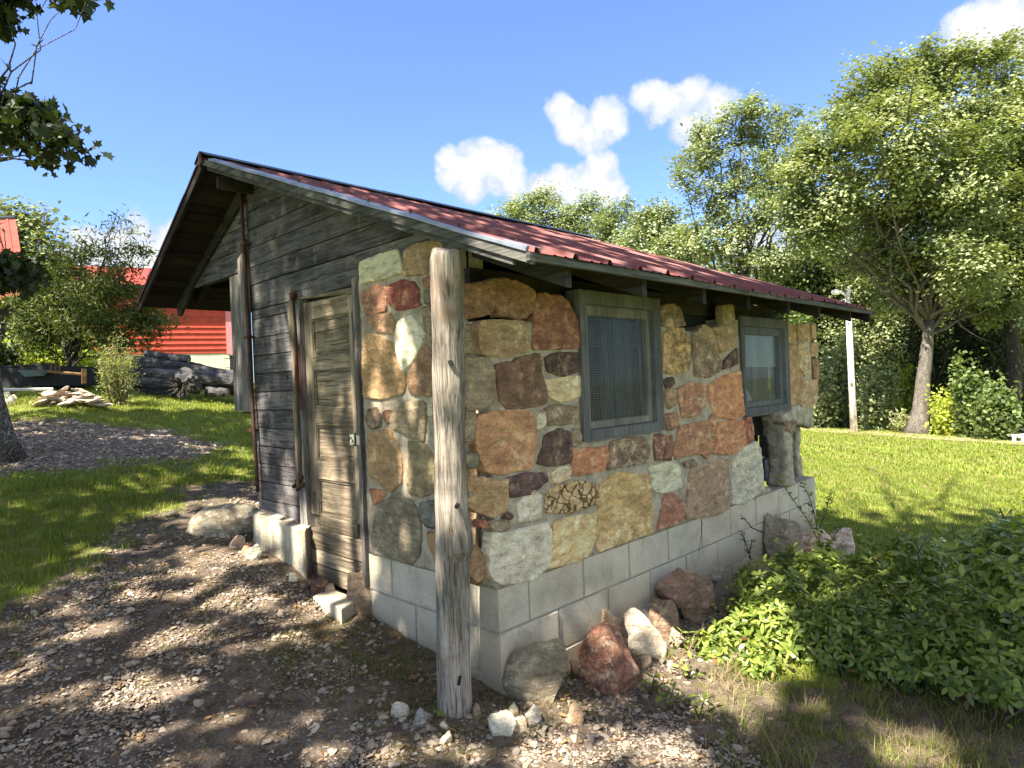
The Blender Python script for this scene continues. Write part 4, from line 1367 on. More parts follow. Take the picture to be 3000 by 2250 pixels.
# ------------------------------------------------------------------ rocks
def rock_mesh(name, seed, sub=3, planes=9, amp=.10, squash=(1, 1, 1), cut=.62):
    import bmesh
    rnd = random.Random(seed)
    bm = bmesh.new(); bmesh.ops.create_icosphere(bm, subdivisions=sub, radius=1)
    pl = []
    for _ in range(planes + 5):
        nrm = Vector((rnd.gauss(0, 1), rnd.gauss(0, 1), rnd.gauss(0, 1))).normalized(); pl.append((nrm, rnd.uniform(cut - .12, cut + .22)))
    off = Vector((seed * 3.1, seed * 1.7, 0))
    for v in bm.verts:
        p = v.co.copy()
        for nrm, d in pl:
            k = p.dot(nrm)
            if k > d: p -= nrm * (k - d) * .985
        dn = v.co.normalized()
        p += dn * (noise.noise(p * 1.6 + off) * amp + noise.noise(p * 4.5 + off) * amp * .45 + noise.noise(p * 11 + off) * amp * .2)
        v.co = Vector((p.x * squash[0], p.y * squash[1], p.z * squash[2]))
    me = bpy.data.meshes.new(name); bm.to_mesh(me); bm.free(); me.update()
    return me


# the axes of a rock in the place: across the view, away from it, up
AX = Matrix(((R0[0], Fv[0], 0), (R0[1], Fv[1], 0), (0, 0, 1)))


def boulder(x0, x1, y0, y1, seed, tones, label, cat='rock', group=None, tilt=0, depth=.8, planes=10, sink=.06, lean=0, name='boulder', amp=.12, cut=.6, base=None, push=0, veins=0):
    g = gpt((x0 + x1) / 2, base or y1 - (y1 - y0) * .08)
    d = (g - CP) @ Fv
    w = (x1 - x0) * d / FPX; h = (y1 - y0) * d / FPX
    me = rock_mesh(name, seed, 4 if (x1 - x0) > 70 else 3, planes, amp, cut=cut)
    co = np.array([v.co[:] for v in me.vertices])
    if lean or tilt:
        Rm = np.array(Matrix.Rotation(tilt, 3, 'Y')); co = co @ Rm.T
    lo_ = co[:, 2].min() + .30 * (co[:, 2].max() - co[:, 2].min()); fl_ = co[:, 2] < lo_; co[fl_, 2] = lo_ + (co[fl_, 2] - lo_) * .12
    mn, mx = co.min(0), co.max(0)
    co = (co - (mn + mx) / 2) / (mx - mn) * np.array([w, w * depth, h * (1 + sink)])
    co[:, 0] += lean * co[:, 2]
    me.vertices.foreach_set('co', co.astype(np.float32).ravel()); me.update()
    me.polygons.foreach_set('use_smooth', [False] * len(me.polygons))
    o = bpy.data.objects.new(name, me); COL.objects.link(o); me.materials.append(M['stone'])
    c = dep((x0 + x1) / 2, (y0 + y1) / 2, d + w * depth * .3 + push) if base else g + Fv * (w * depth * .35 + push) * np.array([1, 1, 0])
    o.matrix_world = AX.to_4x4()
    o.location = (c[0], c[1], c[2] if base else g[2] + h / 2 - h * sink)
    o['tone_a'], o['tone_b'], o['tone_c'] = tones; o['veins'] = float(veins)
    tag(o, label, cat, group)
    return o


REDR = ((.30, .15, .10), (.16, .060, .045), (.50, .40, .28))
boulder(1478, 1668, 1882, 2072, 3, OLV, 'olive grey wedge shaped boulder leaning on the block wall nearest the post', planes=7, depth=.5, lean=.12, cut=.55)
boulder(1703, 1888, 1845, 2052, 15, REDR, 'rust red and cream layered boulder at the front of the rock heap', planes=8, depth=.8, veins=.5)
boulder(1735, 1832, 1783, 1885, 8, ((.42, .30, .18), (.30, .19, .11), (.56, .48, .36)), 'slim tan rock standing behind the red boulder', depth=.6, planes=6, base=1905)
boulder(1838, 1962, 1800, 1937, 12, ((.42, .37, .29), (.30, .255, .20), (.50, .46, .38)), 'grey cream angular boulder right behind the red one', planes=8, cut=.5)
boulder(1905, 2000, 1776, 1890, 17, GBR, 'brownish squarish boulder partly behind the grey cream one', planes=8, push=.05)
boulder(1828, 1932, 1752, 1815, 19, ((.25, .24, .23), (.18, .17, .16), (.33, .31, .28)), 'low grey rock against the block wall behind the others', depth=1.0, base=1850)
boulder(1916, 2050, 1670, 1778, 23, ((.21, .12, .085), (.14, .085, .06), (.30, .235, .15)), 'dark brown mossy boulder resting against the block wall', depth=.6, base=1850)
boulder(1998, 2105, 1690, 1832, 27, ((.25, .17, .115), (.18, .12, .085), (.34, .28, .21)), 'tilted brown slab rock at the edge of the bush', tilt=.5, depth=.6)
boulder(2236, 2345, 1505, 1640, 31, ((.26, .22, .17), (.19, .155, .115), (.34, .31, .25)), 'tall grey boulder by the far end of the block wall', depth=.6, base=1700)
boulder(2330, 2450, 1545, 1640, 35, ((.44, .33, .27), (.32, .22, .17), (.60, .54, .47)), 'pale pinkish rock just beyond the tall grey boulder', depth=.7, base=1680)
boulder(2430, 2510, 1548, 1625, 37, ((.50, .40, .34), (.30, .22, .17), (.66, .60, .54)), 'whitish ragged rock at the outer end of the rock row', depth=.7, base=1665)
boulder(1008, 1098, 1672, 1822, 41, ((.27, .19, .125), (.18, .125, .085), (.40, .31, .22)), 'upright brown rock propped against the foot of the door', depth=.45, planes=9, base=1800, lean=-.05)
boulder(560, 775, 1478, 1585, 45, ((.24, .23, .18), (.17, .13, .095), (.38, .36, .28)), 'long lichen grey slab rock lying left of the concrete footing', depth=.55, tilt=-.25, planes=9, base=1570)
boulder(668, 712, 1572, 1612, 47, ((.35, .26, .22), (.24, .17, .14), (.42, .35, .30)), 'small pinkish rock under the long slab')
boulder(712, 768, 1598, 1645, 49, ((.27, .29, .24), (.20, .21, .17), (.38, .38, .33)), 'pale green grey stone leaning on the footing corner', lean=.4)
boulder(706, 735, 1600, 1630, 51, ORG, 'small orange stone between the pink and the green grey stones')
boulder(840, 872, 1680, 1706, 53, CRM, 'small cream stone at the right end of the footing')
boulder(1430, 1516, 2098, 2165, 55, ((.52, .49, .40), (.42, .38, .30), (.60, .57, .50)), 'big cream white stone in the gravel just right of the post', depth=.7)
boulder(1424, 1458, 2100, 2132, 57, CRM, 'small cream stone touching the left of the big white one')
boulder(1502, 1546, 2108, 2146, 59, ((.50, .40, .28), (.38, .26, .16), (.56, .48, .38)), 'small peach stone touching the right of the big white one')
boulder(1536, 1588, 2082, 2138, 61, ((.40, .37, .33), (.28, .25, .22), (.50, .48, .43)), 'grey cream pointed stone in front of the olive boulder')
boulder(1488, 1522, 2064, 2102, 63, CRM, 'small white stone tucked under the olive boulder')
boulder(1382, 1412, 2066, 2110, 65, GTN, 'small grey stone at the right foot of the post')
boulder(1666, 1712, 2066, 2132, 67, ((.48, .33, .20), (.36, .22, .12), (.56, .46, .34)), 'tan orange stone standing in the sunny gravel before the red boulder')
boulder(1142, 1198, 2066, 2110, 69, ((.36, .33, .28), (.26, .23, .19), (.44, .42, .37)), 'flat grey stone left of the post')
boulder(1204, 1262, 2084, 2132, 71, ((.28, .28, .26), (.20, .20, .18), (.36, .35, .32)), 'blue grey stone left of the post foot')
boulder(1288, 1316, 2118, 2142, 73, CRM, 'tiny white stone in front of the post')
boulder(1290 + 0, 1325, 2150, 2185, 75, CRM, 'pale stone in the gravel a little before the post')

boulder(1868, 1915, 1925, 1968, 91, GTN, 'small grey stone in front of the grey cream boulder', planes=8)
boulder(1812, 1846, 1870, 1912, 92, DRK, 'small dark stone wedged between the red and the grey cream boulders', planes=8, base=1925)
boulder(1960, 2012, 1850, 1905, 93, ((.33, .25, .18), (.22, .16, .11), (.42, .35, .27)), 'tan angular stone below the squarish boulder', planes=9)
boulder(1672, 1712, 1940, 1985, 94, GBR, 'small brown stone between the olive and the red boulders', planes=8)
boulder(2060, 2120, 1640, 1700, 95, ((.30, .26, .22), (.22, .18, .15), (.38, .34, .30)), 'grey stone behind the tilted brown slab', planes=8, base=1760)
# door step and rubble beside it
st_r = root('door_step', tuple(gpt(965, 1790)), 'pale stone slab step under the door', 'step')
m = MB(); a0_, a1_ = on(905, 1738, 2, .36), None
zt = .355
c1, c2, c3, c4 = [on(px, py, 2, zt) for px, py in ((915, 1746), (1000, 1783), (1050, 1752), (965, 1722))]
m.prism([c1, c2, c3, c4], (0, 0, -.16)); m.build('slab', M['block'], st_r, bevel=.008)
for i, (a, b, c, d) in enumerate(((906, 958, 1700, 1742), (945, 988, 1708, 1745), (925, 965, 1690, 1716), (968, 990, 1728, 1752), (876, 908, 1706, 1730))):
    boulder(a, b, c, d, 80 + i, GTN if i % 2 else DRK, ['jagged grey stone on the left of the door step', 'dark stone at the door foot behind the step', 'small stone heaped on the rubble left of the door', 'small grey chip beside the step', 'rounded brown stone left of the door frame foot'][i], base=1748 if i < 4 else 1730, planes=8)

# ------------------------------------------------------------------ scatter by geometry nodes
SRC = bpy.data.collections.new('scatter_sources')


def scatter(name, srcs, P, rot, scl, kind='stuff', label=None, cat=None, parent=None):
    coll = bpy.data.collections.new(name + '_sources')
    for me, mt in srcs:
        o = bpy.data.objects.new(name + '_piece', me)
        if not me.materials: me.materials.append(mt)
        coll.objects.link(o)
    me = bpy.data.meshes.new(name)
    P = np.ascontiguousarray(P, np.float32)
    me.vertices.add(len(P)); me.vertices.foreach_set('co', P.ravel())
    a = me.attributes.new('rot', 'FLOAT_VECTOR', 'POINT'); a.data.foreach_set('vector', np.ascontiguousarray(rot, np.float32).ravel())
    a = me.attributes.new('scl', 'FLOAT_VECTOR', 'POINT')
    scl = np.ascontiguousarray(scl, np.float32)
    if scl.ndim == 1: scl = np.repeat(scl[:, None], 3, 1)
    a.data.foreach_set('vector', scl.ravel())
    a = me.attributes.new('pick', 'INT', 'POINT'); a.data.foreach_set('value', NR.randint(0, len(srcs), len(P)).astype(np.int32))
    me.update()
    o = link(name, me, parent, None, label, cat, None, kind)
    g = bpy.data.node_groups.new(name, 'GeometryNodeTree')
    g.interface.new_socket('Geometry', in_out='INPUT', socket_type='NodeSocketGeometry')
    g.interface.new_socket('Geometry', in_out='OUTPUT', socket_type='NodeSocketGeometry')
    N = g.nodes.new; L = g.links.new
    gi, go = N('NodeGroupInput'), N('NodeGroupOutput')
    iop = N('GeometryNodeInstanceOnPoints'); ci = N('GeometryNodeCollectionInfo')
    ci.inputs['Collection'].default_value = coll; ci.inputs['Separate Children'].default_value = True; ci.inputs['Reset Children'].default_value = True

    def attr(nm, ty):
        n = N('GeometryNodeInputNamedAttribute'); n.data_type = ty; n.inputs['Name'].default_value = nm
        return n.outputs['Attribute']
    L(gi.outputs[0], iop.inputs['Points']); L(ci.outputs[0], iop.inputs['Instance'])
    iop.inputs['Pick Instance'].default_value = True
    L(attr('pick', 'INT'), iop.inputs['Instance Index'])
    L(attr('rot', 'FLOAT_VECTOR'), iop.inputs['Rotation']); L(attr('scl', 'FLOAT_VECTOR'), iop.inputs['Scale'])
    L(iop.outputs[0], go.inputs[0])
    md = o.modifiers.new('scatter', 'NODES'); md.node_group = g
    return o


def in_view(x, y, z, pad=150):
    P = np.stack([x, y, z], -1) - CP
    d = P @ Fv; px = 1500 + FPX * (P @ Rv) / d; py = 1125 - FPX * (P @ Uv) / d
    return (d > .3) & (px > -pad) & (px < 3000 + pad) & (py < 2250 + pad) & (py > 0)


def ptsin(n, x0, x1, y0, y1, fn):
    x = NR.uniform(x0, x1, n); y = NR.uniform(y0, y1, n)
    k = fn(x, y); x, y = x[k], y[k]; z = gz(x, y)
    v = in_view(x, y, z)
    return x[v], y[v], z[v]


def free(x, y):
    return ~((x > -.02) & (x < 3.85) & (y > -.02) & (y < 2.40)) & ~((x > -.17) & (x < 0) & (y > 1.5) & (y < 2.32))


peb = [(rock_mesh('gravel_stone', 200 + i, 2 if i < 5 else 1, 7, .12, (1, RND.uniform(.6, .95), RND.uniform(.30, .6)), .50), M['pebble']) for i in range(7)]
# foreground gravel
def clump(x, y): return np.sin(x * 3.1 + 2 * np.sin(y * 2.3)) * np.sin(y * 3.7 + 1.5 * np.sin(x * 2.9))


x, y, z = ptsin(560000, -4, 4, -3.5, 5.5, lambda x, y: inside(*wob(x + NR.normal(0, .12, len(x)), y + NR.normal(0, .12, len(x))), G_FORE) & free(x, y) & (NR.uniform(0, 1, len(x)) < np.clip(.50 + .65 * clump(x, y), .06, 1)))
keep = NR.uniform(0, 1, len(x)) < np.where((x > -.35) & (x < .2) & (y > .0) & (y < 1.3), .15, 1.0); x, y, z = x[keep], y[keep], z[keep]
s = np.exp(NR.normal(math.log(.0070), .50, len(x))); s = np.clip(s, .004, .030)
rot = NR.uniform(-.35, .35, (len(x), 3)); rot[:, 2] = NR.uniform(0, 6.28, len(x))
scatter('gravel', peb, np.stack([x, y, z + s * .22], -1), rot, s)
x, y, z = ptsin(2600, -4, 3, -3.5, 5, lambda x, y: inside(*wob(x, y), G_FORE) & free(x, y))
s = NR.uniform(.018, .034, len(x)); rot = NR.uniform(-.3, .3, (len(x), 3)); rot[:, 2] = NR.uniform(0, 6.28, len(x))
scatter('coarse_gravel', peb, np.stack([x, y, z + s * .2], -1), rot, s)
x, y, z = ptsin(110000, -7, 5, 1, 12, lambda x, y: inside(*wob(x + NR.normal(0, .15, len(x)), y + NR.normal(0, .15, len(x))), G_STRIP))
s = np.clip(np.exp(NR.normal(math.log(.016), .4, len(x))), .007, .045); rot = NR.uniform(-.3, .3, (len(x), 3)); rot[:, 2] = NR.uniform(0, 6.28, len(x))
scatter('gravel_strip', peb, np.stack([x, y, z + s * .2], -1), rot, s)


# grass tufts
def tuft(name, nb, h, spread, width, seed, mt, lean=.5):
    r = np.random.RandomState(seed); V = []; Fq = []; at = []
    for i in range(nb):
        a = r.uniform(0, 6.28); rr_ = spread * math.sqrt(r.uniform(0, 1)); bx, by = rr_ * math.cos(a), rr_ * math.sin(a)
        d = r.uniform(0, 6.28); ln = r.uniform(.1, lean) * h; hh = h * r.uniform(.5, 1.1); w = width * r.uniform(.6, 1.2)
        px, py = -math.sin(d) * w / 2, math.cos(d) * w / 2; b = len(V); q = r.uniform(0, 1)
        V += [(bx - px, by - py, 0), (bx + px, by + py, 0), (bx + px * .8 + math.cos(d) * ln * .35, by + py * .8 + math.sin(d) * ln * .35, hh * .55), (bx - px * .8 + math.cos(d) * ln * .35, by - py * .8 + math.sin(d) * ln * .35, hh * .55),
              (bx + px * .1 + math.cos(d) * ln, by + py * .1 + math.sin(d) * ln, hh), (bx - px * .1 + math.cos(d) * ln, by - py * .1 + math.sin(d) * ln, hh)]
        Fq += [b, b + 1, b + 2, b + 3, b + 3, b + 2, b + 4, b + 5]; at += [q] * 6
    me = mesh_np(name, np.array(V), np.array(Fq), 4, True, {'rnd': np.array(at)}); me.materials.append(mt)
    return me


near_t = [(tuft('lawn_tuft', 16, .055, .05, .0035, i, M['grass'], 1.0), None) for i in range(3)] + [(tuft('lawn_tuft', 9, .05, .05, .003, 9, M['dry_grass'], 1.2), None)]
mid_t = [(tuft('lawn_tuft', 18, .060, .10, .008, 20 + i, M['grass'], 1.0), None) for i in range(5)] + [(tuft('lawn_tuft', 14, .05, .10, .007, 27, M['dry_grass'], 1.1), None)]
far_t = [(tuft('lawn_tuft', 16, .075, .24, .018, 30 + i, M['grass'], 1.0), None) for i in range(4)] + [(tuft('lawn_tuft', 14, .06, .24, .016, 37, M['dry_grass'], 1.1), None)]


def lawn_pts(n, x0, x1, y0, y1):
    x, y, z = ptsin(n, x0, x1, y0, y1, lambda x, y: (lawn_amount(x + NR.normal(0, .16, len(x)), y + NR.normal(0, .16, len(x))) > NR.uniform(.05, 1, len(x))) & free(x, y))
    return x, y, z


def put_grass(name, srcs, x, y, z, lo, hi):
    rot = NR.uniform(-.12, .12, (len(x), 3)); rot[:, 2] = NR.uniform(0, 6.28, len(x))
    scatter(name, srcs, np.stack([x, y, z - .004], -1), rot, NR.uniform(lo, hi, len(x)))


D_ = lambda x, y: np.hypot(x - CX, y - CY)
x, y, z = lawn_pts(60000, -5, 6, -4, 6.5); k = (D_(x, y) < 7); put_grass('near_grass', near_t, x[k], y[k], z[k], .6, 1.25)
x, y, z = lawn_pts(60000, -9, 12, -7, 14); k = (D_(x, y) >= 6.8) & (D_(x, y) < 14.5); put_grass('middle_grass', mid_t, x[k], y[k], z[k], .7, 1.2)
x, y, z = lawn_pts(60000, -5, 40, -14, 30); k = (D_(x, y) >= 14) & (D_(x, y) < 36); put_grass('far_grass', far_t, x[k], y[k], z[k], .7, 1.2)
# dry tufts in the worn ground
dry_t = [(tuft('dry_tuft', 14, .07, .045, .003, 40 + i, M['dry_grass'], 1.4), None) for i in range(2)] + [(tuft('dry_tuft', 12, .06, .05, .003, 45, M['grass'], 1.2), None)]
x, y, z = ptsin(9000, -3, 4, -3.5, 3, lambda x, y: inside(*wob(x, y, 1.3), G_DRY) & free(x, y))
put_grass('dry_grass', dry_t, x, y, z, .6, 1.3)
x, y, z = ptsin(5200, -3, 1, -2.5, 4, lambda x, y: inside(x, y, G_FORE) & free(x, y) & (clump(x * 1.3 + 4, y * 1.3) > .25))
put_grass('sparse_grass', dry_t, x, y, z, .3, .7)
x, y, z = ptsin(4000, -.6, .6, -.6, 1.5, lambda x, y: free(x, y) & (np.hypot(x + .15, y - .4) < .75))
put_grass('wall_foot_grass', dry_t, x[:900], y[:900], z[:900], .3, .6)
# twigs, straw and leaf litter
def chip(seed, L, W):
    r = random.Random(seed); V = [(-L, 0, 0), (-L * .3, W, .003), (L * .4, W * .8, .004), (L, 0, 0), (L * .4, -W * .9, .003), (-L * .3, -W, .002)]
    me = mesh_np('litter', np.array(V), np.array([0, 5, 4, 3, 2, 1]), 6, False, {'rnd': np.full(6, r.random())}); me.materials.append(M['brown_leaf']); return me


lit = [(chip(i, .016, .006), None) for i in range(3)] + [(chip(i, .035, .0018), None) for i in range(3, 7)]
x, y, z = ptsin(14000, -3, 3.5, -3.5, 3, lambda x, y: inside(x, y, np.vstack([G_FORE])) & free(x, y))
s = NR.uniform(.4, 1.3, len(x)); rot = NR.uniform(-.5, .5, (len(x), 3)); rot[:, 2] = NR.uniform(0, 6.28, len(x))
scatter('leaf_litter', lit, np.stack([x, y, z + .012], -1), rot, s)


stk = []
for i in range(4):
    m = MB(); L = .05 + .02 * i; m.tube([(-L, 0, 0), (-L * .3, .004, .002), (L * .4, -.004, .003), (L, .006, 0)], [.0022, .002, .0016, .0008], 4)
    if i % 2: m.tube([(L * .2, 0, .002), (L * .55, .022, .004)], [.0014, .0007], 4)
    stk.append((mesh('stick', m.v, m.f), M['twig']))
x, y, z = ptsin(420, -3, 2.5, -3, 3, lambda x, y: inside(x, y, G_FORE) & free(x, y)); k = 150
rot = NR.uniform(-.15, .15, (len(x), 3)); rot[:, 2] = NR.uniform(0, 6.28, len(x))
scatter('fallen_sticks', stk, np.stack([x, y, z + .014], -1)[:k], rot[:k], NR.uniform(.5, 1.3, len(x))[:k])


# ------------------------------------------------------------------ foliage
DIA = (np.array([(0, 0), (.5, .36), (1, 0), (.5, -.36)]), np.array([0, .06, 0, .06]))
OVAL = (np.array([(0, 0), (.28, .20), (.62, .20), (1, 0), (.62, -.20), (.28, -.20)]), np.array([0, .05, .04, -.05, .04, .05]))
LANCE = (np.array([(0, 0), (.35, .11), (1, 0), (.35, -.11)]), np.array([0, .02, -.12, .02]))
LOBE = (np.array([(0, 0), (.12, .16), (.05, .40), (.35, .28), (.55, .48), (.62, .20), (1, 0), (.62, -.20), (.55, -.48), (.35, -.28), (.05, -.40), (.12, -.16)]), np.zeros(12))


def leaves(name, C, size, mt, shape=DIA, up=.4, out=None, outw=.5, parent=None, smooth=False, droop=.3, rnd=None, **kw):
    """many leaves in one mesh; C (n,3) positions"""
    n = len(C); sh, zz = shape; K = len(sh)
    nrm = NR.normal(0, 1, (n, 3)); nrm /= np.linalg.norm(nrm, axis=1)[:, None]
    nrm[:, 2] += up * 2
    if out is not None: nrm += out * outw * 2
    nrm /= np.linalg.norm(nrm, axis=1)[:, None]
    t = NR.normal(0, 1, (n, 3)); t[:, 2] -= droop
    t -= nrm * np.sum(t * nrm, 1)[:, None]; t /= np.linalg.norm(t, axis=1)[:, None]
    b = np.cross(nrm, t)
    size = np.broadcast_to(size, (n,)) * NR.uniform(.7, 1.25, n)
    V = C[:, None, :] + size[:, None, None] * (sh[None, :, 0, None] * t[:, None, :] + sh[None, :, 1, None] * b[:, None, :] + zz[None, :, None] * nrm[:, None, :])
    V = V.reshape(-1, 3)
    rn = NR.uniform(0, 1, n) if rnd is None else rnd
    me = mesh_np(name, V, np.arange(n * K), K, smooth, {'rnd': np.repeat(rn, K)})
    return link(name, me, parent, mt, **kw)


def limb_pts(a, b, k=6, wob_=.12, seed=0):
    r = random.Random(seed); a = np.array(a, float); b = np.array(b, float); L = np.linalg.norm(b - a)
    P = [a + (b - a) * i / k for i in range(k + 1)]
    for i in range(1, k): P[i] = P[i] + np.array([r.gauss(0, 1), r.gauss(0, 1), r.gauss(0, .5)]) * wob_ * L / k
    return P


def tree(name, base, blobs, r0, mt_leaf, n_leaf, lsize, label, cat='tree', group=None, bark='bark', fork=None, shape=DIA, cl=.28, seed=1, up=.75, twig_r=.02, per=70, fill=1.0, trunk_top=None, flare=1.6, dens=None, limb=.55, kmin=4):
    """blobs: list of (x,y,z,r) masses the crown is made of; limbs reach to every one"""
    base = np.array(base, float); rn = random.Random(seed); nr = np.random.RandomState(seed)
    t = root(name, tuple(base), label, cat, group)
    bl = np.array([b[:4] for b in blobs], float)
    ctr = bl[:, :3].mean(0)
    if fork is None: fork = base + (ctr - base) * .45
    fork = np.array(fork, float)
    m = MB(); P = limb_pts(base + np.array([0, 0, -.15]), fork, 8, .02, seed)
    rad_l = [r0 * (flare if i == 0 else (1.2 if i == 1 else 1.0)) * (1 - .45 * i / 8) for i in range(9)]
    m.tube(P, rad_l, 12, wob=.18, seed=seed)
    for i, b in enumerate(bl):
        k = rn.randint(kmin, 8) if rn.random() < .5 else 8
        L = limb_pts(P[k], b[:3], 7, .22, seed * 31 + i); rr0 = r0 * limb * rn.uniform(.5, .9)
        rr0 = min(rr0, rad_l[k] * .8)
        m.tube(L, [max(twig_r * .5, rr0 * (1 - .88 * j / 7)) for j in range(8)], 7)
        for q in range(5):
            j = rn.randint(3, 7); e = L[j] + np.array([rn.gauss(0, 1), rn.gauss(0, 1), rn.gauss(.2, .8)]) * b[3] * .55
            m.tube(limb_pts(L[j], e, 4, .25, seed + i * 7 + q), [twig_r * (1.3 - .25 * z_) for z_ in range(5)], 4)
    m.build('trunk', M[bark], t, True)
    sub = []
    for b in bl:
        for _ in range(4):
            v = nr.normal(0, 1, 3); v[2] = abs(v[2]) * .8 - .1; v /= np.linalg.norm(v); sub.append((*(b[:3] + v * b[3] * nr.uniform(.75, 1.12)), b[3] * nr.uniform(.22, .42)))
    bl = np.vstack([bl, np.array(sub)])
    w = bl[:, 3] ** 2; w = w / w.sum()
    nc = max(6, n_leaf // per)
    ci = nr.choice(len(bl), nc, p=w)
    d = nr.normal(0, 1, (nc, 3)); d /= np.linalg.norm(d, axis=1)[:, None]
    rad_c = bl[ci, 3] * (nr.uniform(0, 1, nc) ** (1 / 2.4)) * fill
    cc = bl[ci, :3] + d * rad_c[:, None] * np.array([1, 1, .85])
    li = np.repeat(np.arange(nc), per)[:n_leaf]
    off = nr.normal(0, 1, (len(li), 3)) * cl * (.6 + .8 * nr.uniform(0, 1, nc))[li][:, None] * np.array([1, 1, .7])
    C = cc[li] + off
    if dens is not None: C = C[dens(C)]; 
    C[:, 2] = np.maximum(C[:, 2], gz(C[:, 0], C[:, 1]) + .03)
    o = d[li] if len(C) == len(li) else None
    rn_ = None
    if len(C) == len(li):
        tone = nr.uniform(0, 1, nc) ** 1.1; rn_ = np.clip(tone[li] * .8 + nr.uniform(0, 1, len(li)) * .28 - .04, 0, 1)
    leaves('crown', C, lsize * nr.uniform(.75, 1.25, len(C)), M[mt_leaf], shape, up, o, .35, t, rnd=rn_)
    return t


def blob(px, py, r_px, d, dd=0):
    p = dep(px, py, d + dd); return (p[0], p[1], p[2], r_px * (d + dd) / FPX)


# ---- right: the big oak and the wood edge
DT = 28.0
ob = gpt(2690, 1272); DT = (ob - CP) @ Fv
crown = [blob(*b) for b in [(2330, 560, 110, DT), (2450, 420, 120, DT), (2560, 290, 120, DT), (2680, 250, 110, DT, 1), (2790, 330, 120, DT), (2640, 420, 150, DT, -2), (2500, 560, 140, DT, -1), (2400, 680, 100, DT), (2620, 600, 150, DT, 1), (2780, 500, 150, DT, -2),
                              (2900, 420, 130, DT), (2860, 620, 150, DT, -1), (2700, 720, 130, DT), (2560, 740, 100, DT, 2), (2960, 560, 120, DT, 1), (2980, 760, 130, DT), (2840, 800, 110, DT, -2), (2930, 240, 70, DT, 1), (2880, 180, 60, DT), (3080, 500, 150, DT), (3100, 760, 150, DT), (3030, 300, 110, DT), (2985, 130, 40, DT, 1), (2800, 190, 60, DT), (2720, 160, 40, DT), (2350, 640, 70, DT), (3000, 660, 120, DT), (2400, 470, 60, DT), (2505, 395, 70, DT, -3), (2610, 215, 50, DT), (2640, 850, 90, DT, 1), (2800, 850, 100, DT, 1.5), (2900, 900, 80, DT, 1)]]
tree('oak_tree', ob, crown, .33, 'leaf_oak', 145000, .155, 'big spreading oak with a forked grey trunk at the edge of the lawn', fork=dep(2722, 940, DT), cl=.30, seed=3, per=110, twig_r=.045, flare=1.9, limb=.36, kmin=7)
# low shaded inner trunk fork
b2 = gpt(2170, 1245) ; d2 = 33.0
tb = dep(2175, 1230, d2)
crown = [blob(*b) for b in [(2170, 360, 66, d2), (2100, 400, 60, d2), (2240, 400, 60, d2), (2050, 470, 50, d2), (2140, 480, 80, d2), (2230, 520, 80, d2), (2010, 545, 50, d2), (2110, 590, 90, d2), (2210, 640, 90, d2), (2290, 560, 60, d2), (2030, 690, 60, d2), (2120, 720, 90, d2), (2240, 770, 90, d2), (2190, 330, 40, d2), (2285, 345, 40, d2), (2320, 420, 60, d2), (2330, 500, 70, d2), (2050, 400, 45, d2), (2340, 620, 70, d2)]]
tree('slender_tree', (tb[0], tb[1], float(gz(tb[0], tb[1]))), crown, .25, 'leaf_pale', 34000, .155, 'pale airy tree rising behind the far end of the red roof', cl=.28, seed=5, per=80, twig_r=.05)
for i, (px, py, r, d, lab) in enumerate([(1500, 640, 75, 58, 'leftmost pale treetop showing over the roof'), (1590, 600, 70, 56, 'round pale treetop above the roof, second from the left'), (1720, 640, 75, 55, 'pale treetop above the middle of the roof'), (1820, 640, 70, 52, 'treetop over the roof beside the gap of sky'), (1925, 640, 70, 48, 'ragged treetop left of the pale airy tree'), (1990, 720, 70, 44, 'low treetop in front of the pale airy tree')]):
    g = dep(px, 1190, d); gzz = float(gz(g[0], g[1]))
    bl = [blob(px + dx * r, py + dy * r, r * k, d) for dx, dy, k in ((0, 0, .7), (-.7, .5, .6), (.7, .5, .6), (0, 1, .9), (-1, 1.4, .7), (1, 1.4, .7), (.15, -.55, .35), (-.5, -.1, .4), (0, 2, 1.0))]
    tree('distant_tree', (g[0], g[1], gzz), bl, .3, 'leaf_pale', 12000, .23, lab, group=None, cl=.40, seed=60 + i, per=60, twig_r=.06)
# filler trees of the wood behind the oak
fill = [(2380, 760, 120, 36, 'leafy tree directly behind the light pole'), (2560, 850, 120, 35, 'leafy tree between the light pole and the oak trunk'), (2480, 620, 100, 38, 'tree filling the wood behind the left side of the oak crown'), (2800, 900, 130, 36, 'shaded tree behind the oak trunk on its right'), (2980, 960, 130, 34, 'leafy tree at the right edge behind the oak'), (3030, 330, 140, 33, 'tall tree at the upper right edge'), (2270, 880, 90, 36, 'tree just over the far eave of the shed')]
for i, (px, py, r, d, lab) in enumerate(fill):
    g = dep(px, 1200, d)
    bl = [blob(px + dx * r, py + dy * r, r * k, d, dd) for dx, dy, k, dd in ((0, 0, .8, 0), (-.7, .5, .7, 1), (.7, .5, .7, -1), (0, 1, .9, 1), (-.9, 1.3, .7, 0), (.9, 1.3, .7, 1), (0, -.7, .5, 0), (0, 1.8, .8, 0))]
    tree('wood_tree', (g[0], g[1], float(gz(g[0], g[1]))), bl, .20, 'leaf_wood' if i in (3,) else 'leaf_oak', 15000, .18, lab, cl=.36, seed=80 + i, per=65, twig_r=.05, bark='bark_dark')
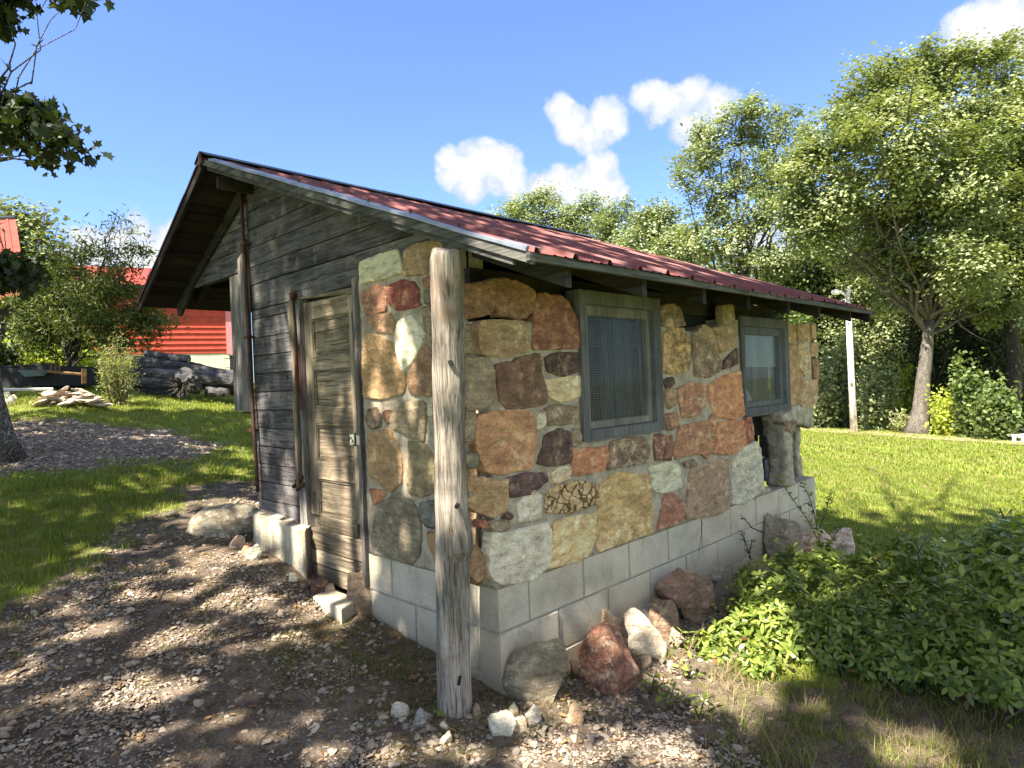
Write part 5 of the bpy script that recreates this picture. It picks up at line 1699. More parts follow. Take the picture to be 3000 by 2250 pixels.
# trunks inside the wood
for i, (px0, py0, px1, py1, w, d, lab) in enumerate([(2822, 1240, 2822, 720, 24, 31, 'dark straight trunk in the shade right of the oak'), (2968, 1272, 2960, 700, 22, 30, 'dark trunk near the right edge of the wood'), (2410, 1240, 2395, 800, 14, 36, 'thin dark trunk behind the light pole')]):
    g = gpt(px0, py0); dd = (g - CP) @ Fv; dd = min(dd, d); a = dep(px0, py0, dd); b = dep(px1, py1, dd)
    t = root('tree_trunk', tuple(a), lab, 'tree')
    m = MB(); P = limb_pts(a, b, 8, .06, i); m.tube(P, [w * dd / FPX * (1.5 if q == 0 else 1 - .05 * q) for q in range(9)], 10, wob=.15); m.build('trunk', M['bark_dark'], t, True)
    leaves('crown', np.array(P[-1]) + NR.normal(0, 1, (1500, 3)) * 1.2, .22, M['leaf_wood'], parent=t)


def shrub(name, px, py_base, w_px, h_px, n, mt, lsize, label, cat='shrub', shape=DIA, d=None, cl=.8, stems=7, group=None, up=.3, seedk=0, bark='twig', dz=.8, airy=1.0):
    g = gpt(px, py_base) if d is None else None
    if g is None:
        q = dep(px, py_base, d); g = np.array([q[0], q[1], float(gz(q[0], q[1]))])
    dd = (g - CP) @ Fv; w = w_px * dd / FPX / 2; h = h_px * dd / FPX
    t = root(name, tuple(g), label, cat, group)
    rn = random.Random(int(px) + seedk); m = MB(); nr = np.random.RandomState(int(px) + 5 + seedk); C = []
    tips = []
    for k in range(stems):
        a = rn.uniform(0, 6.28); rr_ = rn.uniform(.2, .95)
        e = g + np.array([math.cos(a) * w * rr_, math.sin(a) * w * rr_ * dz, h * rn.uniform(.45, .95) * math.sqrt(max(.1, 1 - .55 * rr_ ** 2))])
        L = limb_pts(g + np.array([rn.uniform(-.1, .1) * w, rn.uniform(-.1, .1) * w, -.05]), e, 6, .2, k + int(px))
        m.tube(L, [max(.003, .02 * h * (1 - j / 7)) for j in range(7)], 5); tips += L[2:]
    m.build('stems', M[bark], t, True)
    tips = np.array(tips); ix = nr.randint(0, len(tips), n)
    C = tips[ix] + nr.normal(0, 1, (n, 3)) * np.array([w, w * dz, h * .8]) * .22 * airy
    C[:, 2] = np.maximum(C[:, 2], gz(C[:, 0], C[:, 1]) + .02)
    leaves('foliage', C, lsize, M[mt], shape, up, None, parent=t)
    return t


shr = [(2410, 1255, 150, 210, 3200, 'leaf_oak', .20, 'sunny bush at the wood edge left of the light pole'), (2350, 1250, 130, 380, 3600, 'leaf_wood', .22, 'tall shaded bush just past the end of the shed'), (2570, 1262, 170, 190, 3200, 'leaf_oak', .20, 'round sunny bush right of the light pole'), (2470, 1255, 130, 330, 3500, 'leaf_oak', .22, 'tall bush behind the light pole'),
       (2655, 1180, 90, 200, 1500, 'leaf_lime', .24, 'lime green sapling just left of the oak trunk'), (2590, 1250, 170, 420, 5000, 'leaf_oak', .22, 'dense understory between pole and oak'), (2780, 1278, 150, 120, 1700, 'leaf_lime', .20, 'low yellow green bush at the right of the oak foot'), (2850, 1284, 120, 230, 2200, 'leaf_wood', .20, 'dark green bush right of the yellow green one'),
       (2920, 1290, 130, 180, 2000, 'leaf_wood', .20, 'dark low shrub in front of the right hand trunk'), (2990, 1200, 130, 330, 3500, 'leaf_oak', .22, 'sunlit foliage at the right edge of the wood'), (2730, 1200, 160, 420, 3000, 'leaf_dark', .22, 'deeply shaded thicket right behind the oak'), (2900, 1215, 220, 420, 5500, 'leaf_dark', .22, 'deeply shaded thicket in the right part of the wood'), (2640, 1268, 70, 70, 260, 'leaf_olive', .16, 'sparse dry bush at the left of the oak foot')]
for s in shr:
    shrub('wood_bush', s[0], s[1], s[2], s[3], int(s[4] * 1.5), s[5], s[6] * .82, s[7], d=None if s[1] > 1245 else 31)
# far-off wood mass closing the gaps
def mass(name, x0, x1, ytop, ybot, d, n, mt, size, label=None):
    px = NR.uniform(x0, x1, n); py = NR.uniform(0, 1, n); py = ytop + (ybot - ytop) * py + 18 * np.sin(px / 37) + 10 * np.sin(px / 13)
    dd = d + NR.uniform(-2, 3, n)
    C = CP + (Fv + Rv * ((px - 1500) / FPX)[:, None] - Uv * ((py - 1125) / FPX)[:, None]) * dd[:, None]
    return leaves(name, C, size, M[mt], DIA, .3, kind='stuff')


mass('distant_wood', 2230, 3400, 800, 1260, 44, 40000, 'leaf_wood', .34)
mass('distant_treeline', -600, 700, 820, 1100, 60, 9000, 'leaf_wood', .6)
mass('distant_treeline', 1380, 2300, 735, 1190, 64, 9000, 'leaf_pale', .6)
# dead branches
t = root('dead_shrub', tuple(gpt(2652, 1268)), 'leafless tan dead shrub beside the oak trunk foot', 'shrub'); g = gpt(2652, 1268); m = MB(); dd = (g - CP) @ Fv
for k in range(16):
    e = dep(2652 + RND.uniform(-55, 45), 1268 - RND.uniform(20, 110), dd + RND.uniform(-.5, .5)); m.tube(limb_pts(g, e, 5, .3, k), [.025, .02, .016, .012, .008, .005], 5)
m.build('branches', M['dead_twig'], t, True)
t = root('bare_branch', tuple(dep(2930, 850, 27)), 'bare white branches hanging in front of the dark wood', 'branch'); m = MB()
P0 = [dep(px, py, 27) for px, py in ((3010, 740), (2960, 800), (2900, 840), (2850, 835), (2805, 855))]
m.tube(P0, [.05, .04, .035, .025, .01], 6)
for k in range(14):
    a = P0[RND.randint(0, 4)]; e = a + R0 * RND.uniform(-1.1, .3) + np.array([0, 0, RND.uniform(-.5, .7)]); m.tube(limb_pts(a, e, 4, .3, k + 50), [.02, .017, .013, .009, .004], 4)
m.build('branches', M['dead_twig'], t, True)

# light pole
pb = gpt(2502, 1268); pd = (pb - CP) @ Fv; ptp = dep(2483, 858, pd)
t = root('light_pole', tuple(pb), 'pale wooden yard light pole with a lamp on a short arm', 'light pole')
m = MB(); m.tube([pb - np.array([0, 0, .2]), pb * .5 + ptp * .5, ptp], [.135, .12, .10], 14); m.build('pole', M['pale_wood'], t, True)
m = MB(); q = dep(2481, 868, pd - .1); e = dep(2462, 856, pd - .1); m.tube([q, dep(2472, 862, pd - .1), e], [.03, .03, .03], 8); q2 = dep(2480, 875, pd - .1); m.tube([q2, dep(2462, 882, pd - .1)], [.015, .015], 6); m.build('arm', M['steel'], t, True)
m = MB(); m.tube([e + R0 * .05, e - R0 * .12, e - R0 * .30, e - R0 * .36 - np.array([0, 0, .03])], [.05, .11, .10, .03], 10); m.build('lamp_head', M['white'], t, True)
m = MB(); m.tube([dep(2487, 840, pd), dep(2487, 858, pd)], [.06, .08], 10); m.build('pole_cap', M['white'], t)
m = MB(); m.lohi(tuple(dep(2494, 1118, pd - .16) - .05), tuple(dep(2494, 1118, pd - .16) + .06)); m.build('meter_box', M['white'], t)

# white slatted box at the right edge of the lawn
q = gpt(2990, 1296); dd = (q - CP) @ Fv; k = dd / FPX
t = root('white_bench', tuple(q), 'low white painted box bench at the right edge of the lawn', 'bench')
def qb(px, py, off=0): return dep(px, py, dd + off)
Rh = Vector(R0)
M3 = AX.copy()
def vbox(m, cx, cy, w, h, dpt, off=0):
    c = qb(cx, cy, off); m.box(tuple(c), (w * k, dpt, h * k), M3)
m = MB(); vbox(m, 3010, 1275, 84, 6, .5, .2); m.build('seat', M['white'], t)
for px in (2971, 2996, 3046):
    m = MB(); vbox(m, px, 1287, 7, 18, .06); m.build('leg', M['white'], t)
m = MB(); vbox(m, 3010, 1294, 78, 5, .06, .05); m.build('rail', M['white'], t)
m = MB(); vbox(m, 3022, 1285, 44, 13, .04, .1); m.build('panel', M['white'], t)
# ------------------------------------------------------------------ left: barn, small shed, logs
pR = on(672, 1034.5, 2, 3.262) if False else dep(672, 1034, 28.0)
zs_ = pR[2]; pL = on(476, 1036.5, 2, zs_)
wd = (pL - pR); wd[2] = 0; wd /= np.linalg.norm(wd); wn = np.array([wd[1], -wd[0], 0])
if wn @ (CP - pR) < 0: wn = -wn
barn = root('red_barn', (pR[0], pR[1], float(gz(pR[0], pR[1]))), 'long red metal barn on a pale block foundation behind the log pile', 'barn')
LB = 30.0
for lv in range(3):
    for sg in range(5):
        a, b = sg * 6.0, sg * 6.0 + 5.99
        V = []; Fc = []; prof = []
        for r in range(4):
            z = zs_ + lv * .9144 + r * .2286
            prof += [(z, .0), (z + .155, 0), (z + .170, .032), (z + .205, .032), (z + .2245, 0)]
        prof.append((zs_ + (lv + 1) * .9144, 0))
        for (z, h) in prof:
            for s in (a, b):
                p = pR + wd * s + wn * (h + .004 * (sg % 2)); V.append((p[0], p[1], z))
        for i in range(len(prof) - 1): Fc.append((2 * i, 2 * i + 1, 2 * i + 3, 2 * i + 2))
        link('siding_panel', mesh('siding_panel', V, Fc), barn, M['barn_red'])
zg = 1.4


def slab4(name, s0, s1, z0, z1, off, th, mt, parent=barn):
    m = MB(); P = [pR + wd * s0 + wn * off, pR + wd * s1 + wn * off]
    m.prism([(P[0][0], P[0][1], z0), (P[1][0], P[1][1], z0), (P[1][0], P[1][1], z1), (P[0][0], P[0][1], z1)], tuple(-wn * th))
    return m.build(name, M[mt], parent)


for i in range(5):
    z1 = zs_ - .02 - i * .2
    for k in range(14):
        s0 = k * .41 + (.2 if i % 2 else 0)
        slab4('foundation_block', s0, s0 + .402, z1 - .192, z1, -.03 + RND.uniform(-.003, .003), .15, 'barn_block')
slab4('foundation', -.0, LB, zg, zs_ - .012, -.042, .2, 'barn_block')
slab4('wall', -.02, LB, zs_, zs_ + 2.85, -.05, .2, 'barn_red')
m = MB(); p = pR + wn * .05 - wd * .02
q = AX
for sgn in (0, 1):
    a = pR - wd * .02; b = (a + wn * .06) if sgn == 0 else a - wd * .20
    c = a + wd * .12 + wn * .05
    m.prism([(c[0], c[1], zs_ - .03), (a[0] + wn[0] * .05 - wd[0] * .28, a[1] + wn[1] * .05 - wd[1] * .28, zs_ - .12), (a[0] + wn[0] * .05 - wd[0] * .16, a[1] + wn[1] * .05 - wd[1] * .16, zs_ + 2.6), (c[0], c[1], zs_ + 2.6)], tuple(-wn * .1)) if sgn == 0 else None
m.build('corner_trim', M['barn_trim'], barn)
m = MB(); a = pR - wd * .3; m.prism([(a[0], a[1], zs_ - .75), (a[0] + wd[0] * .29, a[1] + wd[1] * .29, zs_ - .75), (a[0] + wd[0] * .29, a[1] + wd[1] * .29, zs_ - .14), (a[0], a[1], zs_ - .14)], tuple(-wn * .1)); m.build('vent', M['dark'], barn)
# roof slope with raised seams
ze = zs_ + 2.83; V = []; Fc = []; k = 0; ns = int(LB / .3) + 4
for i in range(ns):
    s = -.5 + i * .3
    for (ds, h) in ((0, 0), (.26, 0), (.27, .03), (.29, .03)):
        a = pR + wd * (s + ds) + wn * .45; b = pR + wd * (s + ds) - wn * 6.0
        V += [(a[0], a[1], ze - .05 + h), (b[0], b[1], ze + 1.75 + h)]
for i in range(len(V) // 2 - 1): Fc.append((2 * i, 2 * i + 2, 2 * i + 3, 2 * i + 1))
link('roof', mesh('roof', V, Fc), barn, M['barn_roof'])
slab4('eave_soffit', -.5, LB, ze - .16, ze - .07, .44, .5, 'under')

t = root('red_roofed_shed', tuple(dep(20, 1080, 14)), 'corner of a small shed with a bright red ribbed roof at the left edge', 'shed')
a = dep(45, 640, 15.5); b = dep(82, 868, 13.6); lf = -R0 * 6
V = []; Fc = []
n = 26
for i in range(n):
    s = i / (n - 1) * 6
    for (ds, h) in ((0, 0), (.17, 0), (.18, .03), (.215, .03)):
        p = a - R0 * (s + ds); q = b - R0 * (s + ds); V += [(p[0], p[1], p[2] + h), (q[0], q[1], q[2] + h)]
for i in range(len(V) // 2 - 1): Fc.append((2 * i, 2 * i + 2, 2 * i + 3, 2 * i + 1))
link('roof', mesh('roof', V, Fc), t, M['barn_roof'])
m = MB(); m.tube([a + R0 * .02 + np.array([0, 0, .02]), a - R0 * 6], [.05, .05], 6); m.build('ridge_trim', M['ridge'], t)
m = MB(); c = (b - R0 * 3.3) + Fv * .6; m.box((c[0], c[1], c[2] - 1.2), (5.4, .1, 2.3), AX); m.build('wall', M['dark'], t)


def log(name, x0, y0, x1, y1, r0, r1, d, label, cat='log', seed=0, bend=.05, d2=None):
    a, b = dep(x0, y0, d), dep(x1, y1, d2 or d)
    t = root(name, tuple((a + b) / 2), label, cat)
    P = limb_pts(a, b, 10, bend, seed); rr = [(r0 + (r1 - r0) * i / 10) * d / FPX * (1 + .08 * noise.noise(Vector((i * .7, seed, 0)))) for i in range(11)]
    m = MB(); m.tube(P, rr, 14, wob=.25, seed=seed); m.build('log_body', M['log'], t)
    m = MB(); dr = (b - a) / np.linalg.norm(b - a)
    m.tube([b - dr * .01, b + dr * .012], [rr[-1] * .9, rr[-1] * .85], 12); m.build('cut_end', M['wood_z'], t)


LD = (gpt(560, 1168) - CP) @ Fv
LD = min(LD, 15.0)
for i, L in enumerate([(395, 1058, 690, 1104, 17, 19, 0, 'long thick grey log lying across the top of the pile'), (425, 1036, 553, 1054, 9, 13, .3, 'short squared log end on top of the pile against the pale wall'), (545, 1062, 600, 1074, 6, 5, .4, 'thin grey log poking out just right of the short squared one'),
                       (380, 1088, 560, 1100, 14, 15, -.1, 'dark log under the long thick one on the left'), (370, 1118, 540, 1128, 17, 17, -.15, 'dark log in the middle of the left stack'), (360, 1148, 530, 1150, 16, 15, -.1, 'lowest dark log on the left side'), (570, 1104, 690, 1116, 19, 17, -.2, 'thick log end beneath the long grey log on the right'),
                       (590, 1128, 712, 1136, 13, 10, .2, 'grey log below the thick right hand end'), (604, 1148, 667, 1150, 15, 13, -.3, 'short pale log with a sawn end at the bottom right'), (660, 1142, 740, 1148, 14, 13, .1, 'bottom log running behind the shed wall')]):
    log('felled_log', L[0], L[1], L[2], L[3], L[4], L[5], LD + L[6], L[7], seed=i)
# root ball
c = dep(545, 1128, LD - .5); t = root('root_ball', tuple(c), 'torn grey root plate facing the lawn at the end of a log', 'tree stump')
me = rock_mesh('root_mass', 77, 4, 14, .35, cut=.6); co = np.array([v.co[:] for v in me.vertices]) * np.array([50, 30, 40]) * LD / FPX * 1.1
me.vertices.foreach_set('co', co.astype(np.float32).ravel()); o = link('root_mass', me, None, M['log']); o.parent = t; o.matrix_parent_inverse = Matrix(); o.rotation_euler = AX.to_euler()
m = MB(); co_ = c
for k in range(22):
    a = k / 22 * 6.28; e = c + R0 * math.cos(a) * 50 * LD / FPX * RND.uniform(.6, .95) + np.array([0, 0, 1]) * math.sin(a) * 38 * LD / FPX * RND.uniform(.6, .95) - Fv * RND.uniform(0, .3)
    m.tube(limb_pts(c, e, 5, .3, k), [.05, .045, .035, .025, .015, .008], 5)
m.build('root', M['bark_dark'], t)
# flat rock pile
rp = gpt(200, 1192); rd = min((rp - CP) @ Fv, 12.0)
flat = [rock_mesh('flat_stone', 300 + i, 2, 8, .10, (1, .75, .22), .6) for i in range(5)]
for k in range(58):
    u = RND.uniform(-1, 1); v = RND.uniform(0, 1) * (1 - abs(u)) ** .7
    p = dep(205 + u * 95, 1186 - v * 66, rd + RND.uniform(-.25, .25) + v * .3)
    o = bpy.data.objects.new('flat_stone', flat[k % 5]); COL.objects.link(o)
    if not flat[k % 5].materials: flat[k % 5].materials.append(M['stone'])
    o.location = p; o.rotation_euler = (RND.uniform(-.4, .4), RND.uniform(-.4, .4), RND.uniform(0, 6.28)); s = RND.uniform(.09, .17); o.scale = (s, s, s)
    o['tone_a'], o['tone_b'], o['tone_c'] = ((.46, .37, .30), (.32, .24, .19), (.58, .52, .45)); o['veins'] = 0.0
    tag(o, 'flat pale stone in the heap of flat rocks on the left lawn', 'stone', 'heap of flat rocks')
for i, (px, py, s) in enumerate(((14, 1160, 12), (28, 1172, 14), (12, 1182, 12), (38, 1166, 9))):
    boulder(px - s, px + s, py - s, py + s, 400 + i, CRM, ['white stone by the left tree, uppermost of four', 'largest white stone by the left tree', 'lowest white stone by the left tree', 'small white stone furthest from the left tree'][i])
# low dark trailer with a tub, timber frame and pale rail
td = rd + .9
t = root('old_trailer', tuple(dep(120, 1138, td)), 'low dark flatbed trailer in the shade with an oval tub on it', 'trailer')
m = MB(); c = dep(125, 1106, td + .8); m.box(tuple(c), (250 * td / FPX, 1.0, 60 * td / FPX), AX); m.build('bed', M['dark'], t)
m = MB(); c = dep(90, 1071, td + .4); m.box(tuple(c), (150 * td / FPX, .2, 6 * td / FPX), AX); m.build('top_rail', M['dark'], t)
t2 = root('oval_tub', tuple(dep(100, 1104, td)), 'shallow blue grey oval tub on the dark trailer', 'tub')
m = MB(); c = dep(101, 1094, td + .2); n = 24
V = []; Fc = []
for rr0, zz in ((.6, -.05), (1.0, .05), (1.06, .055), (.94, .045), (.5, -.02)):
    for k in range(n):
        a = 2 * math.pi * k / n; V.append(tuple(c + R0 * math.cos(a) * .23 * rr0 + Fv * math.sin(a) * .20 * rr0 + np.array([0, 0, zz])))
for r in range(4):
    for k in range(n): Fc.append((r * n + k, r * n + (k + 1) % n, (r + 1) * n + (k + 1) % n, (r + 1) * n + k))
Fc.append(tuple(range(4 * n, 5 * n)))
link('basin', mesh('basin', V, Fc, True), t2, M['blue'])
t = root('timber_frame', tuple(dep(245, 1120, td)), 'low brown timber frame with a stout end post beside the trailer', 'frame')
def pbar(m, x0, y0, x1, y1, w, d): m.tube([dep(x0, y0, d), dep(x1, y1, d)], [w * d / FPX] * 2, 4)
m = MB(); pbar(m, 140, 1088, 238, 1096, 4, td - .2); m.build('rail', M['brown_rail'], t)
m = MB(); pbar(m, 246, 1080, 246, 1124, 8, td - .2); m.build('end_post', M['brown_rail'], t)
for px in (150, 162, 174):
    m = MB(); pbar(m, px, 1068, px, 1092, 2.5, td - .15); m.build('slat', M['brown_rail'], t)
t = root('pale_rail', tuple(dep(78, 1143, td - .3)), 'long pale rail lying level in front of the trailer', 'rail')
m = MB(); c0, c1 = dep(3, 1141, td - .4), dep(155, 1140, td - .4); m.tube([c0, c1], [.022, .022], 4); m.build('bar', M['white'], t)
m = MB()
for px in (20, 130): m.tube([dep(px, 1142, td - .4), dep(px, 1160, td - .4)], [.012, .012], 4)
m.build('leg', M['dark'], t); 

# left vegetation
g = gpt(205, 1130); pdp = min((g - CP) @ Fv, 12.5) + .6; g = dep(205, 1125, pdp)
bl = [blob(*b) for b in [(120, 880, 60, pdp), (200, 820, 60, pdp), (280, 850, 70, pdp), (350, 850, 60, pdp), (400, 920, 55, pdp), (330, 950, 70, pdp), (240, 930, 80, pdp), (150, 960, 70, pdp), (90, 960, 50, pdp), (430, 880, 40, pdp), (450, 960, 45, pdp), (170, 760, 36, pdp), (240, 740, 30, pdp), (325, 745, 40, pdp), (375, 790, 34, pdp), (335, 680, 20, pdp), (340, 640, 13, pdp), (345, 615, 7, pdp), (385, 680, 14, pdp), (395, 735, 18, pdp), (285, 700, 15, pdp), (270, 670, 9, pdp), (425, 745, 16, pdp), (150, 660, 12, pdp), (172, 650, 9, pdp), (220, 700, 16, pdp), (120, 1010, 45, pdp), (300, 1010, 60, pdp), (420, 1010, 30, pdp), (490, 940, 22, pdp)]]
tree('peach_tree', (g[0], g[1], g[2]), bl, .06, 'leaf_peach', 17000, .115, 'dark leafy fruit tree with upright sprays standing before the red barn', shape=LANCE, cl=.12, seed=21, per=26, twig_r=.008, fork=dep(200, 1030, pdp), bark='bark_dark', up=.1, flare=1.2)
bd = 21.0
q = dep(60, 1080, bd)
bl = [blob(*b) for b in [(30, 640, 40, bd), (85, 660, 45, bd), (70, 720, 60, bd), (130, 740, 50, bd), (160, 800, 50, bd), (120, 850, 70, bd), (40, 820, 90, bd), (190, 850, 40, bd), (130, 625, 16, bd), (125, 600, 10, bd), (20, 740, 70, bd), (-60, 680, 80, bd), (210, 900, 50, bd), (160, 920, 70, bd), (60, 930, 80, bd), (-40, 880, 90, bd)]]
tree('leafy_tree', (q[0], q[1], float(gz(q[0], q[1]))), bl, .14, 'leaf_oak', 15000, .15, 'sunlit green tree behind the red roofed shed on the left', cl=.28, seed=22, per=40, twig_r=.02)
shrub('flowering_shrub', 345, 1188, 150, 215, 3400, 'leaf_olive', .055, 'light olive feathery shrub in front of the log pile', d=None, stems=16, shape=LANCE, airy=.55)
shrub('yellow_bush', 150, 1090, 330, 130, 3200, 'leaf_lime', .10, 'yellow green bush between the trailer and the barn', d=14.5, stems=12)
shrub('yellow_bush', 60, 1090, 200, 90, 1600, 'leaf_oak', .10, 'green bush at the far left behind the trailer', d=15, stems=9, seedk=3)
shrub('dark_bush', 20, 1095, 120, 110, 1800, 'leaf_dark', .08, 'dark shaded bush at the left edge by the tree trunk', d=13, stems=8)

# ------------------------------------------------------------------ the near tree at the left edge (real branches hang into view)
nb = gpt(-22, 1345)
nbd = (nb - CP) @ Fv
bl = [blob(*b) for b in [(60, -35, 36, 6.2), (150, -22, 34, 6.0), (215, -5, 28, 5.8), (250, 12, 14, 5.7), (20, 345, 52, 6.3), (80, 345, 48, 6.1), (130, 370, 46, 6.0), (180, 395, 34, 5.9), (60, 420, 40, 6.1), (150, 450, 28, 6), (225, 440, 20, 5.9), (10, 800, 44, 6.3), (62, 785, 34, 6.2), (85, 820, 16, 6.2), (-60, 800, 70, 6.3), (-90, 380, 90, 6.3), (-40, 20, 80, 6.2), (15, 280, 22, 6.2)]]
near = tree('shade_tree', tuple(nb), bl, .16, 'leaf_dark', 3000, .10, 'dark leaved shade tree whose trunk and branches enter at the left edge', shape=LOBE, cl=.065, seed=31, per=10, fork=tuple(nb - R0 * .18 + np.array([0, 0, 2.9])), up=.1, bark='bark', flare=2.1, twig_r=.007, limb=.14, kmin=8)


def off_view(C):
    P = C - CP; d = P @ Fv
    px = 1500 + FPX * (P @ Rv) / np.maximum(d, .01); py = 1125 - FPX * (P @ Uv) / np.maximum(d, .01)
    return ~((d > 0) & (px > -120) & (px < 3120) & (py > -120))


def clear(C):
    """gaps in the overhead canopy: keep leaves whose shadow misses the sunny openings of the yard"""
    k = off_view(C)
    s = np.array(sdir); hit = C.copy()
    for _ in range(4):
        t = (hit[:, 2] - gz(hit[:, 0], hit[:, 1])) / (-s[2]); hit = hit + s * t[:, None]
    for (cx, cy, rx, ry, ang) in OPENINGS:
        dx, dy = hit[:, 0] - cx, hit[:, 1] - cy
        u = dx * math.cos(ang) + dy * math.sin(ang); v = -dx * math.sin(ang) + dy * math.cos(ang)
        k &= ~((u / rx) ** 2 + (v / ry) ** 2 < 1 + .5 * np.sin(hit[:, 0] * 9) * np.sin(hit[:, 1] * 8))
    return k


def op(px, py, rx, ry, ang=0.0):
    g = gpt(px, py); return (g[0], g[1], rx, ry, ang)


OPENINGS = [op(250, 2010, .50, .085, -.75), op(520, 1870, .40, .10, -.75), op(770, 1780, .38, .07, -.9), op(950, 1800, .22, .12), op(620, 1730, .30, .08, -.8), op(640, 1640, .2, .1), op(600, 2110, .18, .06, -.7), op(1650, 2080, .12, .10), op(1800, 2210, .34, .10, -.75), op(1150, 2220, .3, .06, -.75),
            op(2150, 1900, .30, .30), op(2100, 2000, .25, .2), op(330, 1620, .15, .05), op(560, 1480, .35, .1), op(2350, 2080, .15, .1), op(2700, 2180, .3, .12), op(300, 1185, 2.5, .5), op(500, 1185, 1.5, .3), op(2700, 1380, 6, 1.6), op(2500, 1340, 5, 1.2), op(3000, 1400, 5, 1.4),
            (.25, 1.25, .20, .12, 0), (.55, 1.5, .30, .07, 0), (.8, 1.2, .14, .07, 0), (.15, 1.8, .16, .26, 0), (.35, .75, .14, .07, 0), (.75, .1, .40, .08, 0), (1.7, 2.7, .25, .16, 0), (1.1, 1.9, .2, .15, 0)]
OPENINGS = [(a, b, c * 1.35, d * 1.5, e) for a, b, c, d, e in OPENINGS]


def canopy(base, cs, n, label, seed, size=.15):
    bl = cs
    tree('shade_tree', (base[0], base[1], float(gz(*base))), bl, .24, 'leaf_oak', n, size, label, cl=.22, seed=seed, per=26, fork=(base[0] + .2, base[1], 4.0), dens=clear, shape=LOBE)


def over(px, py, h, r):
    g = gpt(px, py); s = np.array(sdir); q = g - s * ((h - g[2]) / -s[2]); return (q[0], q[1], q[2], r)


canopy((-6.3, .6), [(-6.5, .5, 6.5, 1.5), (-5.6, 2.0, 6.2, 1.3), (-4.9, .2, 7.2, 1.5), (-6.8, 2.6, 7.4, 1.4), (-5.2, -1.2, 7.6, 1.5), (-4.4, 1.7, 8.6, 1.5), (-6.4, -1.5, 6.8, 1.3), (-4.8, 3.2, 6.8, 1.3), (-5.8, .8, 9.2, 1.6), (-4.2, -.4, 9.6, 1.4), (-6.2, 3.8, 6.2, 1.2), (-3.0, .8, 9.8, 1.4), (-2.0, -.2, 10.2, 1.4), (-1.2, 1.2, 10.4, 1.3), (-3.6, 2.0, 9.6, 1.3)], 12500, 'tall oak standing behind the camera that shades the yard', 41)
canopy((-5.6, -4.2), [(-4.6, -2.4, 7.0, 1.2), (-3.4, -1.9, 8.4, 1.4), (-2.0, -1.2, 10.8, 1.5), (-.8, -2.0, 11.8, 1.5), (-3.0, .4, 11.0, 1.4), (-1.4, .6, 12.2, 1.5), (.4, -1.0, 12.6, 1.5), (1.2, .8, 13.0, 1.5), (2.4, -.4, 13.4, 1.4), (-.2, 2.2, 12.4, 1.4)] + [over(px, py, h, r) for px, py, h, r in ((2450, 1560, 11.5, 1.1), (2600, 1530, 12, 1.2), (2750, 1520, 12, 1.2), (2900, 1540, 12, 1.3), (2500, 1480, 12.5, 1.2), (2700, 1460, 13, 1.3), (2900, 1470, 13, 1.3), (2450, 1420, 13, .8), (2800, 1420, 13.5, .9), (2600, 1400, 13.5, .7), (3050, 1480, 13, 1.3), (2650, 1600, 11, 1.0), (2850, 1620, 11, 1.0), (2700, 1560, 11.5, 1.3), (2550, 1600, 11, 1.2), (2800, 1580, 11.5, 1.3), (2420, 1500, 12, 1.1), (2650, 1500, 12.3, 1.5), (2850, 1500, 12.3, 1.5), (2480, 1540, 11.8, 1.3), (3000, 1560, 11.5, 1.4), (2600, 1440, 13, 1.1))], 46000, 'tall oak behind and right of the camera with a high spreading crown', 43, .17)
canopy((-4.2, 6.8), [(-3.8, 5.4, 5.8, 1.3), (-4.6, 6.8, 6.6, 1.4), (-3.0, 7.2, 7.2, 1.5), (-5.0, 4.8, 7.0, 1.4), (-2.8, 9.0, 7.4, 1.5), (-1.6, 8.2, 8.4, 1.4), (-4.0, 9.4, 6.6, 1.4), (-2.4, 6.0, 8.4, 1.3), (-3.8, 11.0, 7.2, 1.4), (-1.8, 10.6, 8.6, 1.4)], 15000, 'leafy tree beyond the left edge that shades the left lawn', 47)

# ------------------------------------------------------------------ foreground privet bush
gb = gpt(2450, 2040)
bush = root('privet_bush', tuple(gb), 'broad leafy green bush spreading over the right foreground', 'bush')
BB = [(2185, 1850, 75, 3.55), (2265, 1760, 115, 3.85), (2400, 1725, 100, 4.05), (2300, 1880, 120, 3.45), (2450, 1880, 130, 3.35), (2590, 1790, 125, 3.6), (2620, 1915, 120, 3.15), (2760, 1800, 120, 3.35), (2790, 1940, 125, 2.95), (2930, 1850, 130, 2.95), (2960, 1990, 115, 2.75), (2085, 1975, 55, 3.35), (2130, 1920, 55, 3.5), (2230, 1985, 60, 3.15), (2540, 1690, 70, 4.0), (2720, 1690, 70, 3.65), (3100, 1900, 150, 2.8), (2210, 1700, 45, 4.2), (2320, 1660, 50, 4.3), (2880, 1680, 90, 3.0), (2990, 1600, 80, 2.9), (2990, 1720, 110, 2.8), (2940, 1600, 70, 3.0), (2680, 1640, 80, 3.6), (2420, 1640, 50, 4.2)]
bb = np.array([blob(*b) for b in BB]); bb[:, 2] = np.maximum(bb[:, 2], gz(bb[:, 0], bb[:, 1]) + bb[:, 3] * .35)
m = MB()
for k in range(75):
    b = bb[RND.randint(0, len(bb) - 1)]; s0 = np.array([b[0] + RND.gauss(0, .12), b[1] + RND.gauss(0, .12), 0]); s0[2] = gz(s0[0], s0[1])
    e = b[:3] + np.array([RND.gauss(0, 1), RND.gauss(0, 1), abs(RND.gauss(.4, .6))]) * b[3] * .6
    m.tube(limb_pts(s0, e, 6, .3, k), [.007, .006, .005, .0045, .0035, .0025, .0015], 5)
